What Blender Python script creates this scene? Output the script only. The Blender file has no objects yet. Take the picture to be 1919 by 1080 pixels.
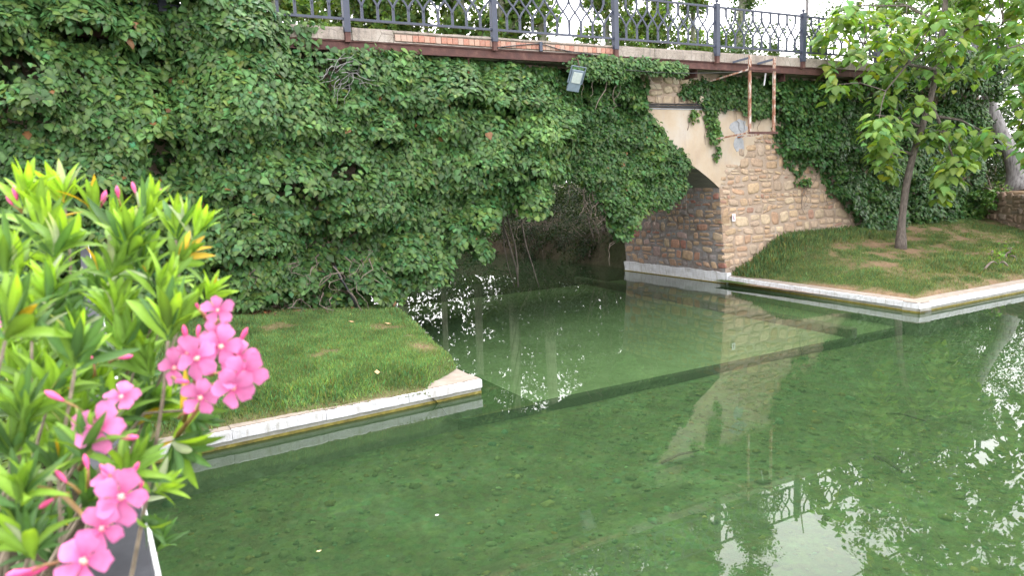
import bpy, math, random
import numpy as np
from mathutils import Matrix, Vector

random.seed(7)
RNG = np.random.default_rng(11)
SC = bpy.context.scene
COL = SC.collection

# ------------------------------------------------------------------ camera
CAM_LOC = np.array([-4.4556, -13.96434, 2.9193])
CAM_R = np.array([0.8705, -0.49051, -0.0405])
CAM_U = np.array([0.10355, 0.10207, 0.98937])
CAM_F = np.array([0.48116, 0.86544, -0.13965])
FPX = 1386.63
cam = bpy.data.cameras.new('camera')
cam.sensor_width = 36.0
cam.lens = 26.013
cam.clip_start = 0.05
cam.clip_end = 2000
cam.dof.use_dof = True
cam.dof.focus_distance = 17.0
cam.dof.aperture_fstop = 5.6
cam_ob = bpy.data.objects.new('camera', cam)
COL.objects.link(cam_ob)
cam_ob.matrix_world = Matrix((
    (CAM_R[0], CAM_U[0], -CAM_F[0], CAM_LOC[0]),
    (CAM_R[1], CAM_U[1], -CAM_F[1], CAM_LOC[1]),
    (CAM_R[2], CAM_U[2], -CAM_F[2], CAM_LOC[2]),
    (0, 0, 0, 1)))
SC.camera = cam_ob

# ------------------------------------------------------------------ sky and sun
SUN_ELEV, SUN_ROT = math.radians(56), math.radians(25)
world = bpy.data.worlds.new('World')
SC.world = world
world.use_nodes = True
wn = world.node_tree
wn.nodes.clear()
sky = wn.nodes.new('ShaderNodeTexSky')
sky.sky_type = 'NISHITA'
sky.sun_disc = False
sky.sun_elevation = SUN_ELEV
sky.sun_rotation = SUN_ROT
sky.air_density = 1.0
sky.dust_density = 6.0
sky.ozone_density = 1.0
hs = wn.nodes.new('ShaderNodeHueSaturation')
hs.inputs['Saturation'].default_value = 0.22
bg = wn.nodes.new('ShaderNodeBackground')
bg.inputs['Strength'].default_value = 0.15
wo = wn.nodes.new('ShaderNodeOutputWorld')
wn.links.new(sky.outputs[0], hs.inputs['Color'])
# even high cloud veil over the clear sky
veil = wn.nodes.new('ShaderNodeMix')
veil.data_type = 'RGBA'
veil.inputs[0].default_value = 0.8
veil.inputs[7].default_value = (9.0, 8.8, 8.9, 1)
wn.links.new(hs.outputs[0], veil.inputs[6])
wn.links.new(veil.outputs[2], bg.inputs['Color'])
wn.links.new(bg.outputs[0], wo.inputs['Surface'])
sun = bpy.data.lights.new('sun', 'SUN')
sun.energy = 0.7
sun.angle = math.radians(40)
sun.color = (1.0, 0.96, 0.9)
sun_ob = bpy.data.objects.new('sun', sun)
COL.objects.link(sun_ob)
sd = Vector((math.sin(SUN_ROT) * math.cos(SUN_ELEV), math.cos(SUN_ROT) * math.cos(SUN_ELEV), math.sin(SUN_ELEV)))
sun_ob.rotation_euler = sd.to_track_quat('Z', 'Y').to_euler()
sun_ob.location = (0, 0, 40)
SC.view_settings.view_transform = 'Standard'
SC.view_settings.look = 'None'
SC.view_settings.gamma = 1.0
SC.view_settings.exposure = 2.0
SC.cycles.use_denoising = True
SC.cycles.max_bounces = 7
SC.cycles.diffuse_bounces = 3
SC.cycles.glossy_bounces = 3
SC.cycles.adaptive_threshold = .02
SC.cycles.transparent_max_bounces = 16
SC.cycles.caustics_reflective = False
SC.cycles.caustics_refractive = False


# ------------------------------------------------------------------ helpers
def at(px, py, d):
    """photo pixel and distance along the view axis -> point of the place"""
    return CAM_LOC + (CAM_F + CAM_R * (px - 959.5) / FPX + CAM_U * (540 - py) / FPX) * d


def aty(px, py, y):
    v = at(px, py, 1.0) - CAM_LOC
    return CAM_LOC + v * (y - CAM_LOC[1]) / v[1]


def tag(o, label=None, cat=None, group=None, kind=None):
    if label: o['label'] = label
    if cat: o['category'] = cat
    if group: o['group'] = group
    if kind: o['kind'] = kind
    return o


def thing(name, loc, label, cat, group=None):
    o = bpy.data.objects.new(name, None)
    o.empty_display_size = 0.2
    o.location = tuple(float(c) for c in loc)
    COL.objects.link(o)
    return tag(o, label, cat, group)


def put(o, parent):
    """link o (its mesh holds world coordinates) under parent"""
    COL.objects.link(o)
    if parent is not None:
        o.parent = parent
        if parent.type == 'EMPTY':
            o.matrix_parent_inverse = Matrix.Translation(-Vector(parent.location))
    return o


def mesh_obj(name, verts, faces, mat, parent=None, smooth=False, col=None):
    me = bpy.data.meshes.new(name)
    me.from_pydata([tuple(map(float, v)) for v in verts], [], [tuple(int(i) for i in f) for f in faces])
    me.materials.append(mat)
    if smooth:
        me.polygons.foreach_set('use_smooth', [True] * len(me.polygons))
    if col is not None:
        set_col(me, np.asarray(col, float))
    me.update()
    return put(bpy.data.objects.new(name, me), parent)


def set_col(me, c):
    if c.ndim == 1:
        c = np.tile(c, (len(me.vertices), 1))
    a = me.color_attributes.new('col', 'FLOAT_COLOR', 'POINT')
    rgba = np.ones((len(me.vertices), 4), np.float32)
    rgba[:, :3] = c
    a.data.foreach_set('color', rgba.ravel())


def tri_mesh(name, V, T, col=None, mat=None, smooth=False):
    me = bpy.data.meshes.new(name)
    V = np.ascontiguousarray(V, np.float32)
    T = np.ascontiguousarray(T, np.int32)
    me.vertices.add(len(V)); me.vertices.foreach_set('co', V.ravel())
    me.loops.add(T.size); me.loops.foreach_set('vertex_index', T.ravel())
    me.polygons.add(len(T))
    me.polygons.foreach_set('loop_start', np.arange(0, T.size, 3, dtype=np.int32))
    if smooth:
        me.polygons.foreach_set('use_smooth', np.ones(len(T), bool))
    me.update(calc_edges=True)
    if col is not None: set_col(me, np.asarray(col, np.float32))
    if mat: me.materials.append(mat)
    return me


def nrm(a):
    return a / np.maximum(np.linalg.norm(a, axis=-1, keepdims=True), 1e-9)


def frames(N, T):
    N = nrm(N)
    T = nrm(T - (T * N).sum(-1, keepdims=True) * N)
    return np.cross(T, N), T, N


def leaf_cloud(name, P, N, T, size, tmpl, col, mat, parent=None, kind='stuff', one=0, fold=True):
    """leaves from a template; the first `one` leaves become objects of their own"""
    tl = tmpl if isinstance(tmpl, list) else [tmpl]
    tv, tf = tl[0][:2]
    vf = tl[0][2] if len(tl[0]) > 2 else np.ones(len(tv))
    S, T, N = frames(N, T)
    size = np.broadcast_to(np.asarray(size, float), (len(P),))
    n1 = min(one, len(P))
    if n1:
        gc = col[col[:, 1] > col[:, 0] * 1.18]
        var = [tri_mesh('leaf', tl[q % len(tl)][0], tf, np.asarray(c)[None] * vf[:, None], mat) for q, c in enumerate(gc[np.linspace(0, len(gc) - 1, 12).astype(int)])]
        L = Vector(parent.location) if parent.type == 'EMPTY' else Vector((0, 0, 0))
        for i in range(n1):
            o = bpy.data.objects.new('leaf', var[(i * 7) % 12])
            put(o, parent)
            s = size[i]
            o.matrix_basis = Matrix((
                (S[i, 0] * s, T[i, 0] * s, N[i, 0] * s, P[i, 0]),
                (S[i, 1] * s, T[i, 1] * s, N[i, 1] * s, P[i, 1]),
                (S[i, 2] * s, T[i, 2] * s, N[i, 2] * s, P[i, 2]), (0, 0, 0, 1)))
        P, S, T, N, size, col = P[n1:], S[n1:], T[n1:], N[n1:], size[n1:], col[n1:]
    if len(P) == 0: return None
    k = len(tv)
    fs = 1.0
    V = (P[:, None, :] + size[:, None, None] * (tv[None, :, 0:1] * S[:, None] + tv[None, :, 1:2] * T[:, None] + tv[None, :, 2:3] * N[:, None]))
    F = tf[None] + (np.arange(len(P)) * k)[:, None, None]
    me = tri_mesh(name, V.reshape(-1, 3), F.reshape(-1, 3), (col[:, None, :] * vf[None, :, None]).reshape(-1, 3), mat)
    o = put(bpy.data.objects.new(name, me), parent)
    if kind: o['kind'] = kind
    return o


class MB:
    def __init__(s): s.v = []; s.f = []

    def box(s, x0, x1, y0, y1, z0, z1):
        b = len(s.v)
        s.v += [(x0, y0, z0), (x1, y0, z0), (x1, y1, z0), (x0, y1, z0), (x0, y0, z1), (x1, y0, z1), (x1, y1, z1), (x0, y1, z1)]
        s.f += [(b + i for i in q) for q in ((0, 3, 2, 1), (4, 5, 6, 7), (0, 1, 5, 4), (1, 2, 6, 5), (2, 3, 7, 6), (3, 0, 4, 7))]
        s.f[-6:] = [tuple(q) for q in s.f[-6:]]
        return s

    def tube(s, pts, rad, seg=6, cap=True):
        pts = np.asarray(pts, float)
        n = len(pts)
        rad = np.broadcast_to(np.asarray(rad, float), (n,))
        tan = nrm(np.gradient(pts, axis=0))
        ref = np.array([0, 0, 1.0]) if abs(tan[0][2]) < .9 else np.array([1.0, 0, 0])
        a = nrm(np.cross(tan[0], ref))
        b0 = len(s.v)
        for i in range(n):
            a = nrm(a - tan[i] * (a @ tan[i]))
            c = np.cross(tan[i], a)
            for j in range(seg):
                t = 2 * math.pi * j / seg
                s.v.append(tuple(pts[i] + rad[i] * (a * math.cos(t) + c * math.sin(t))))
        for i in range(n - 1):
            for j in range(seg):
                k = (j + 1) % seg
                s.f.append((b0 + i * seg + j, b0 + i * seg + k, b0 + (i + 1) * seg + k, b0 + (i + 1) * seg + j))
        if cap:
            s.f.append(tuple(b0 + j for j in reversed(range(seg))))
            s.f.append(tuple(b0 + (n - 1) * seg + j for j in range(seg)))
        return s

    def beam(s, p, q, w, h, up=(0, 0, 1)):
        p = np.asarray(p, float); q = np.asarray(q, float)
        d = nrm(q - p); u = np.asarray(up, float)
        a = nrm(np.cross(d, u)); c = np.cross(a, d)
        b = len(s.v)
        for e in (p, q):
            for i, j in ((-1, -1), (1, -1), (1, 1), (-1, 1)):
                s.v.append(tuple(e + a * i * w / 2 + c * j * h / 2))
        for f in ((0, 1, 2, 3), (4, 7, 6, 5), (0, 4, 5, 1), (1, 5, 6, 2), (2, 6, 7, 3), (3, 7, 4, 0)):
            s.f.append(tuple(b + i for i in f))
        return s

    def ball(s, c, r, rings=6, seg=8):
        c = np.asarray(c, float)
        r = np.broadcast_to(np.asarray(r, float), (3,))
        b = len(s.v)
        for i in range(rings + 1):
            p = math.pi * i / rings
            for j in range(seg):
                t = 2 * math.pi * j / seg
                s.v.append(tuple(c + r * np.array([math.sin(p) * math.cos(t), math.sin(p) * math.sin(t), math.cos(p)])))
        for i in range(rings):
            for j in range(seg):
                k = (j + 1) % seg
                s.f.append((b + i * seg + j, b + (i + 1) * seg + j, b + (i + 1) * seg + k, b + i * seg + k))
        return s

    def build(s, name, mat, parent=None, smooth=False, bevel=0, col=None):
        o = mesh_obj(name, s.v, s.f, mat, parent, smooth, col)
        if bevel:
            m = o.modifiers.new('bevel', 'BEVEL'); m.width = bevel; m.segments = 1; m.limit_method = 'ANGLE'
        return o


def _h(ix, iy, seed):
    n = (ix.astype(np.int64) * 374761393 + iy.astype(np.int64) * 668265263 + seed * 982451653) & 0x7fffffff
    n = ((n ^ (n >> 13)) * 1274126177) & 0x7fffffff
    return ((n ^ (n >> 16)) & 0xffff) / 65535.0


def vnoise(x, y, seed=0):
    x = np.asarray(x, float); y = np.asarray(y, float)
    ix = np.floor(x); iy = np.floor(y)
    fx = x - ix; fy = y - iy
    fx = fx * fx * (3 - 2 * fx); fy = fy * fy * (3 - 2 * fy)
    ix = ix.astype(np.int64); iy = iy.astype(np.int64)
    a = _h(ix, iy, seed); b = _h(ix + 1, iy, seed); c = _h(ix, iy + 1, seed); d = _h(ix + 1, iy + 1, seed)
    return (a * (1 - fx) + b * fx) * (1 - fy) + (c * (1 - fx) + d * fx) * fy


def fbm(x, y, seed=0, oct=4):
    t = 0; a = .5; x = np.asarray(x, float); y = np.asarray(y, float)
    for o in range(oct):
        t = t + a * vnoise(x, y, seed + o * 17); x = x * 2.03; y = y * 2.03; a *= .5
    return t / (1 - .5 ** oct)


def inpoly(x, y, poly):
    poly = np.asarray(poly, float)
    r = np.zeros(len(x), bool)
    n = len(poly)
    for i in range(n):
        x0, y0 = poly[i]; x1, y1 = poly[(i + 1) % n]
        c = ((y0 > y) != (y1 > y)) & (x < (x1 - x0) * (y - y0) / (y1 - y0 + 1e-12) + x0)
        r ^= c
    return r


def smooth(t):
    t = np.clip(t, 0, 1)
    return t * t * (3 - 2 * t)


# ------------------------------------------------------------------ materials
class NT:
    """small node-tree helper"""
    def __init__(s, name):
        s.m = bpy.data.materials.new(name)
        s.m.use_nodes = True
        s.t = s.m.node_tree
        s.t.nodes.clear()
        s.out = s.t.nodes.new('ShaderNodeOutputMaterial')

    def n(s, typ, **kw):
        nd = s.t.nodes.new(typ)
        for k, v in kw.items():
            if k in nd.inputs.keys() if isinstance(k, str) else False:
                nd.inputs[k].default_value = v
            else:
                setattr(nd, k, v)
        return nd

    def l(s, a, b): s.t.links.new(a, b)

    def coord(s, kind='Object'):
        return s.n('ShaderNodeTexCoord').outputs[kind]

    def mapped(s, scale=(1, 1, 1), kind='Object'):
        mp = s.n('ShaderNodeMapping')
        mp.inputs['Scale'].default_value = scale
        s.l(s.coord(kind), mp.inputs['Vector'])
        return mp.outputs[0]

    def noise(s, scale, detail=5, rough=.6, vec=None, dist=0):
        nd = s.n('ShaderNodeTexNoise')
        nd.inputs['Scale'].default_value = scale
        nd.inputs['Detail'].default_value = detail
        nd.inputs['Roughness'].default_value = rough
        nd.inputs['Distortion'].default_value = dist
        s.l(vec if vec is not None else s.coord(), nd.inputs['Vector'])
        return nd.outputs['Fac']

    def vor(s, scale, feature='F1', vec=None, out='Distance'):
        nd = s.n('ShaderNodeTexVoronoi')
        nd.feature = feature
        nd.inputs['Scale'].default_value = scale
        s.l(vec if vec is not None else s.coord(), nd.inputs['Vector'])
        return nd.outputs[out]

    def ramp(s, fac, stops):
        r = s.n('ShaderNodeValToRGB')
        e = r.color_ramp.elements
        while len(e) < len(stops): e.new(.5)
        for i, (p, c) in enumerate(stops):
            e[i].position = p
            e[i].color = (*c, 1) if not isinstance(c, (int, float)) else (c, c, c, 1)
        s.l(fac, r.inputs[0])
        return r.outputs[0]

    def mix(s, fac, a, b, mode='MIX'):
        m = s.n('ShaderNodeMix', data_type='RGBA', blend_type=mode)
        for k, v in ((0, fac), (6, a), (7, b)):
            if hasattr(v, 'is_linked') or hasattr(v, 'links'): s.l(v, m.inputs[k])
            elif isinstance(v, (tuple, list)): m.inputs[k].default_value = (*v, 1)
            else: m.inputs[k].default_value = v
        return m.outputs[2]

    def math(s, op, a, b=0.0):
        m = s.n('ShaderNodeMath', operation=op)
        for k, v in ((0, a), (1, b)):
            if hasattr(v, 'links'): s.l(v, m.inputs[k])
            else: m.inputs[k].default_value = v
        return m.outputs[0]

    def attr(s, name='col'):
        a = s.n('ShaderNodeAttribute'); a.attribute_name = name
        return a.outputs['Color']

    def bump(s, h, strength=.3, dist=.02):
        b = s.n('ShaderNodeBump')
        b.inputs['Strength'].default_value = strength
        b.inputs['Distance'].default_value = dist
        s.l(h, b.inputs['Height'])
        return b.outputs[0]

    def pbr(s, color, rough=.8, bump=None, metal=0.0, spec=.5):
        p = s.n('ShaderNodeBsdfPrincipled')
        if hasattr(color, 'links'): s.l(color, p.inputs['Base Color'])
        else: p.inputs['Base Color'].default_value = (*color, 1)
        if hasattr(rough, 'links'): s.l(rough, p.inputs['Roughness'])
        else: p.inputs['Roughness'].default_value = rough
        p.inputs['Metallic'].default_value = metal
        p.inputs['Specular IOR Level'].default_value = spec
        if bump is not None: s.l(bump, p.inputs['Normal'])
        s.l(p.outputs[0], s.out.inputs[0])
        s.p = p
        return s.m


def leaf_material(name, rough=.45, trans=.3, spec=.5, tint=(1.5, 1.5, .5), vein=None):
    t = NT(name)
    c = t.attr()
    nz = t.noise(60, 2)
    c2 = t.mix(.35, c, t.mix(1.0, c, t.ramp(nz, [(.3, .55), (.7, 1.35)]), 'MULTIPLY'))
    t.pbr(c2, rough, spec=spec)
    tr = t.n('ShaderNodeBsdfTranslucent')
    t.l(t.mix(1.0, c2, tint, 'MULTIPLY'), tr.inputs[0])
    mx = t.n('ShaderNodeMixShader')
    mx.inputs[0].default_value = trans
    t.l(t.p.outputs[0], mx.inputs[1]); t.l(tr.outputs[0], mx.inputs[2])
    t.l(mx.outputs[0], t.out.inputs[0])
    return t.m


M = {}
M['ivy'] = leaf_material('ivy_leaf', .42, .16, .3)
M['leaf'] = leaf_material('tree_leaf', .5, .42, .3)
M['oleander'] = leaf_material('oleander_leaf', .5, .36, .22, (1.6, 1.5, .45))
M['petal'] = leaf_material('pink_petal', .6, .28, .25, (1.1, .9, 1.0))
M['grass'] = leaf_material('grass_blade', .6, .3, .25)

t = NT('bark')
v = t.mapped((6, 6, 1.1))
nb = t.noise(4, 6, .65, v)
M['bark'] = t.pbr(t.ramp(nb, [(.3, (.035, .028, .024)), (.55, (.11, .092, .078)), (.8, (.2, .17, .15))]), .9, t.bump(nb, .9, .03))
t = NT('pale_bark')
v = t.mapped((5, 5, 1.2)); nb = t.noise(3, 6, .65, v)
M['pale_bark'] = t.pbr(t.ramp(nb, [(.3, (.06, .056, .055)), (.5, (.2, .192, .195)), (.8, (.32, .31, .31))]), .9, t.bump(nb, .9, .03))
t = NT('poplar_bark')
v = t.mapped((5, 5, 1.2)); nb = t.noise(3, 6, .65, v)
M['poplar_bark'] = t.pbr(t.ramp(nb, [(.3, (.08, .085, .06)), (.7, (.27, .28, .2))]), .9, t.bump(nb, .7, .03))
t = NT('twig')
M['twig'] = t.pbr(t.ramp(t.noise(12, 4), [(.3, (.07, .05, .038)), (.7, (.24, .2, .17))]), .9)
t = NT('stem')
M['stem'] = t.pbr(t.ramp(t.noise(40, 4), [(.3, (.1, .08, .055)), (.7, (.27, .22, .16))]), .8)

# masonry
t = NT('rubble_stone')
c = t.attr(); n1 = t.noise(9, 7, .65); n2 = t.noise(45, 4, .7)
cc = t.mix(.75, c, t.mix(1.0, c, t.ramp(n1, [(.25, (.5, .48, .46)), (.5, (1, 1, 1)), (.8, (1.45, 1.35, 1.25))]), 'MULTIPLY'))
cc = t.mix(t.math('MULTIPLY', n2, .35), cc, (.16, .12, .095))
M['stone'] = t.pbr(cc, .92, t.bump(t.math('ADD', n1, t.math('MULTIPLY', n2, .6)), .8, .03), spec=.2)
t = NT('mortar')
n1 = t.noise(3, 7, .65); n2 = t.noise(30, 5, .7)
cc = t.ramp(n1, [(.3, (.3, .225, .165)), (.5, (.4, .31, .235)), (.75, (.45, .39, .33))])
cc = t.mix(t.math('MULTIPLY', n2, .5), cc, (.17, .14, .12))
M['mortar'] = t.pbr(cc, .95, t.bump(n2, .7, .03), spec=.15)
t = NT('grey_mortar')
n1 = t.noise(4, 7, .65); n2 = t.noise(28, 5, .7)
cc = t.ramp(n1, [(.35, (.2, .155, .125)), (.5, (.26, .235, .22)), (.65, (.33, .34, .36))])
cc = t.mix(t.math('MULTIPLY', n2, .5), cc, (.15, .13, .12))
M['grey_mortar'] = t.pbr(cc, .95, t.bump(n2, .8, .04), spec=.15)
t = NT('plaster')
n1 = t.noise(1.1, 6, .6); n2 = t.noise(7, 6, .7); st = t.noise(2.2, 5, .7, t.mapped((3.5, 3.5, .5)))
cc = t.ramp(n1, [(.3, (.36, .28, .2)), (.5, (.42, .345, .262)), (.72, (.43, .39, .34))])
cc = t.mix(t.ramp(st, [(.5, 0.0), (.75, .55)]), cc, (.33, .28, .25))
cc = t.mix(t.ramp(n2, [(.62, 0.0), (.72, .5)]), cc, (.36, .2, .13))
M['plaster'] = t.pbr(cc, .93, t.bump(n2, .35, .02), spec=.15)
t = NT('cement_patch')
n2 = t.noise(9, 6, .7)
M['cement'] = t.pbr(t.ramp(n2, [(.3, (.23, .24, .26)), (.7, (.36, .37, .39))]), .95, t.bump(n2, .4, .02))
t = NT('board_concrete')
gr = t.noise(3, 5, .6, t.mapped((14, 1.0, 14)))
M['soffit'] = t.pbr(t.ramp(gr, [(.3, (.13, .12, .11)), (.7, (.25, .235, .215))]), .95, t.bump(gr, .6, .02))
t = NT('old_concrete')
n1 = t.noise(2.2, 7, .7); n2 = t.noise(16, 6, .75); cr = t.vor(2.4, 'DISTANCE_TO_EDGE')
cc = t.ramp(n1, [(.25, (.14, .12, .105)), (.5, (.3, .26, .225)), (.75, (.42, .38, .34))])
cc = t.mix(t.math('MULTIPLY', t.ramp(cr, [(.0, .8), (.02, 0.0)]), t.ramp(n1, [(.45, 0.0), (.6, 1.0)])), cc, (.09, .07, .06))
cc = t.mix(t.ramp(n2, [(.55, 0.0), (.75, .6)]), cc, (.15, .125, .11))
cc = t.mix(t.ramp(t.noise(2.0, 5, .7, t.mapped((5, 5, .6))), [(.52, 0.0), (.66, .65)]), cc, (.12, .115, .115))
M['concrete'] = t.pbr(cc, .95, t.bump(n2, .8, .03), spec=.15)
t = NT('brick')
c = t.attr(); n1 = t.noise(25, 5, .7)
M['brick'] = t.pbr(t.mix(t.ramp(n1, [(.45, 0.0), (.75, .6)]), c, (.42, .34, .29)), .93, t.bump(n1, .5, .01), spec=.15)
t = NT('rust_steel')
n1 = t.noise(5, 6, .7); n2 = t.noise(28, 4, .7)
cc = t.ramp(n1, [(.3, (.05, .024, .022)), (.55, (.085, .036, .03)), (.75, (.15, .085, .065))])
M['rust'] = t.pbr(cc, .8, t.bump(n2, .5, .01), .1)
t = NT('peeling_steel')
n1 = t.noise(6, 6, .75, t.mapped((2, 2, .8)))
cc = t.ramp(n1, [(.4, (.2, .08, .045)), (.5, (.28, .15, .1)), (.57, (.47, .42, .38))])
M['peeling'] = t.pbr(cc, .85, t.bump(n1, .5, .01), .05)
t = NT('blue_iron')
n1 = t.noise(9, 5, .7); 
cc = t.ramp(n1, [(.3, (.022, .028, .05)), (.65, (.035, .045, .075)), (.8, (.06, .055, .06))])
M['iron'] = t.pbr(cc, .5, t.bump(t.noise(60, 3), .25, .005), .0)
t = NT('white_paint')
n1 = t.noise(4, 6, .7); n2 = t.noise(30, 5, .7); st = t.noise(2.5, 5, .7, t.mapped((6, 6, 1)))
cc = t.ramp(n1, [(.3, (.5, .5, .52)), (.55, (.62, .63, .66))])
cc = t.mix(t.ramp(st, [(.48, 0.0), (.7, .7)]), cc, (.33, .31, .27))
M['white'] = t.pbr(cc, .75, t.bump(n2, .5, .02), spec=.3)
t = NT('kerb_top')
n1 = t.noise(5, 6, .7)
M['kerb_top'] = t.pbr(t.ramp(n1, [(.3, (.19, .155, .125)), (.7, (.3, .26, .22))]), .95, t.bump(t.noise(40, 4), .5, .01))
t = NT('wet_concrete')
n1 = t.noise(5, 6, .7); n2 = t.noise(22, 4)
M['wet'] = t.pbr(t.ramp(n1, [(.3, (.2, .2, .17)), (.7, (.36, .36, .33))]), .8, t.bump(n2, .5, .02))
t = NT('algae')
n1 = t.noise(9, 6, .7)
M['algae'] = t.pbr(t.ramp(n1, [(.3, (.07, .06, .012)), (.6, (.2, .17, .03)), (.8, (.3, .28, .12))]), .8)

t = NT('step_shade')  # shadow of the sunken step, put into its face colour
M['step_shade'] = t.pbr(t.ramp(t.noise(9, 6, .7), [(.3, (.018, .022, .012)), (.7, (.05, .055, .028))]), .95)
# ground and water
t = NT('riverbed')
n1 = t.noise(.55, 6, .6); n2 = t.noise(9, 6, .75); n3 = t.noise(2.2, 6, .7)
pv = t.n('ShaderNodeTexVoronoi'); pv.inputs['Scale'].default_value = 11
t.l(t.coord(), pv.inputs['Vector'])
cc = t.ramp(n1, [(.3, (.14, .16, .08)), (.5, (.185, .215, .115)), (.68, (.22, .28, .17))])
cc = t.mix(.55, cc, t.mix(1.0, cc, t.ramp(n3, [(.3, .45), (.7, 1.4)]), 'MULTIPLY'))
cc = t.mix(.6, cc, t.mix(1.0, cc, t.ramp(n2, [(.3, .4), (.7, 1.5)]), 'MULTIPLY'))
cc = t.mix(.25, cc, t.mix(1.0, cc, pv.outputs['Color'], 'MULTIPLY'))
M['bed'] = t.pbr(cc, .95, t.bump(n2, .7, .05), spec=.1)
t = NT('bed_stone')
c = t.attr()
M['pebble'] = t.pbr(t.mix(.5, c, t.mix(1.0, c, t.ramp(t.noise(20, 4), [(.3, .5), (.7, 1.4)]), 'MULTIPLY')), .95, spec=.1)
t = NT('apron')
n1 = t.noise(1.2, 6, .6); n2 = t.noise(9, 5, .7)
cc = t.ramp(n1, [(.3, (.25, .28, .17)), (.65, (.37, .42, .28))])
cc = t.mix(.4, cc, t.mix(1.0, cc, t.ramp(n2, [(.3, .6), (.7, 1.3)]), 'MULTIPLY'))
M['apron'] = t.pbr(cc, .95, t.bump(n2, .4, .03), spec=.1)

t = NT('water')
rip = t.noise(5.5, 3, .55, t.mapped((1, 1, 1)))
rip2 = t.noise(1.3, 2, .5)
hgt = t.math('ADD', t.math('MULTIPLY', rip, .35), t.math('MULTIPLY', rip2, 1.0))
bp = t.bump(hgt, .0032, .08)
fr = t.n('ShaderNodeFresnel'); fr.inputs['IOR'].default_value = 1.34
t.l(bp, fr.inputs['Normal'])
gl = t.n('ShaderNodeBsdfGlossy'); gl.inputs['Roughness'].default_value = .012
gl.inputs['Color'].default_value = (1, 1, 1, 1)
t.l(bp, gl.inputs['Normal'])
trn = t.n('ShaderNodeBsdfTransparent'); trn.inputs['Color'].default_value = (.6, .745, .55, 1)
df = t.n('ShaderNodeBsdfDiffuse'); df.inputs['Color'].default_value = (.046, .088, .042, 1)
m1 = t.n('ShaderNodeMixShader'); m1.inputs[0].default_value = .3
t.l(trn.outputs[0], m1.inputs[1]); t.l(df.outputs[0], m1.inputs[2])
m2 = t.n('ShaderNodeMixShader')
t.l(fr.outputs[0], m2.inputs[0]); t.l(m1.outputs[0], m2.inputs[1]); t.l(gl.outputs[0], m2.inputs[2])
t.l(m2.outputs[0], t.out.inputs[0])
M['water'] = t.m

t = NT('lawn_soil')
c = t.attr(); n2 = t.noise(14, 6, .7)
M['lawn'] = t.pbr(t.mix(.6, c, t.mix(1.0, c, t.ramp(n2, [(.3, .45), (.7, 1.45)]), 'MULTIPLY')), .95, t.bump(n2, .8, .04), spec=.1)
t = NT('earth')
n1 = t.noise(.4, 6, .6); n2 = t.noise(8, 6, .7)
cc = t.ramp(n1, [(.35, (.028, .034, .015)), (.6, (.065, .052, .036))])
M['earth'] = t.pbr(t.mix(.6, cc, t.mix(1.0, cc, t.ramp(n2, [(.3, .4), (.7, 1.5)]), 'MULTIPLY')), .95, t.bump(n2, .8, .06), spec=.1)
t = NT('dark_coping')
n1 = t.noise(7, 6, .7); n2 = t.noise(60, 4)
M['coping'] = t.pbr(t.ramp(n1, [(.3, (.03, .031, .036)), (.55, (.045, .047, .055)), (.78, (.08, .08, .088))]), .85, t.bump(n2, .15, .005), spec=.15)
t = NT('grey_housing')
M['housing'] = t.pbr(t.ramp(t.noise(8, 4), [(.3, (.12, .16, .2)), (.7, (.17, .22, .27))]), .5)
t = NT('lamp_glass')
M['lampglass'] = t.pbr(t.ramp(t.noise(14, 3), [(.3, (.36, .41, .4)), (.7, (.45, .5, .49))]), .15)
t = NT('black_rubber')
M['rubber'] = t.pbr(t.ramp(t.noise(8, 3), [(.3, (.014, .014, .017)), (.7, (.035, .035, .04))]), .55)
t = NT('dry_leaf')
c = t.attr()
M['dry'] = t.pbr(t.mix(.4, c, t.mix(1.0, c, t.ramp(t.noise(30, 3), [(.3, .5), (.7, 1.3)]), 'MULTIPLY')), .85)
t = NT('pink_bud')
M['bud'] = t.pbr(t.ramp(t.noise(35, 3), [(.35, (.55, .035, .16)), (.65, (.72, .11, .3))]), .5)
t = NT('flower_stalk')
M['stalk'] = t.pbr(t.ramp(t.noise(40, 3), [(.35, (.2, .09, .04)), (.65, (.3, .2, .06))]), .6)
t = NT('flower_heart')
M['heart'] = t.pbr(t.ramp(t.noise(90, 3), [(.35, (.75, .25, .3)), (.65, (.8, .5, .35))]), .6)

# ------------------------------------------------------------------ leaf templates (side, along tip, normal)
IVY_L = (np.array([[0, 0, .02], [-.36, -.06, -.05], [-.5, .22, -.1], [-.3, .6, -.09], [0, 1.0, -.16], [.3, .6, -.09], [.5, .22, -.1], [.36, -.06, -.05], [0, .45, .04]], float),
         np.array([[0, 1, 2], [0, 2, 8], [2, 3, 8], [3, 4, 8], [8, 4, 5], [8, 5, 6], [0, 8, 6], [0, 6, 7]]))
IVY_L = IVY_L + (np.array([1.3, .95, .9, .9, .95, .9, .9, .95, 1.25]),)
HEART_L = (np.array([[0, 0, 0], [-.32, -.1, -.04], [-.5, .2, -.1], [-.36, .58, -.12], [0, 1.08, -.3], [.36, .58, -.12], [.5, .2, -.1], [.32, -.1, -.04], [0, .5, 0]], float),
           IVY_L[1], np.array([1.25, 1, .95, .95, 1, .95, .95, 1, 1.15]))
OVAL_L = (np.array([[0, 0, 0], [-.3, .45, -.07], [0, 1, -.1], [.3, .45, -.07], [0, .5, .03]], float), np.array([[0, 1, 4], [1, 2, 4], [4, 2, 3], [0, 4, 3]]))
QUAD_L = (np.array([[0, 0, 0], [-.38, .5, .06], [0, 1, -.06], [.38, .5, .06]], float), np.array([[0, 1, 3], [1, 2, 3]]))
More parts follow.
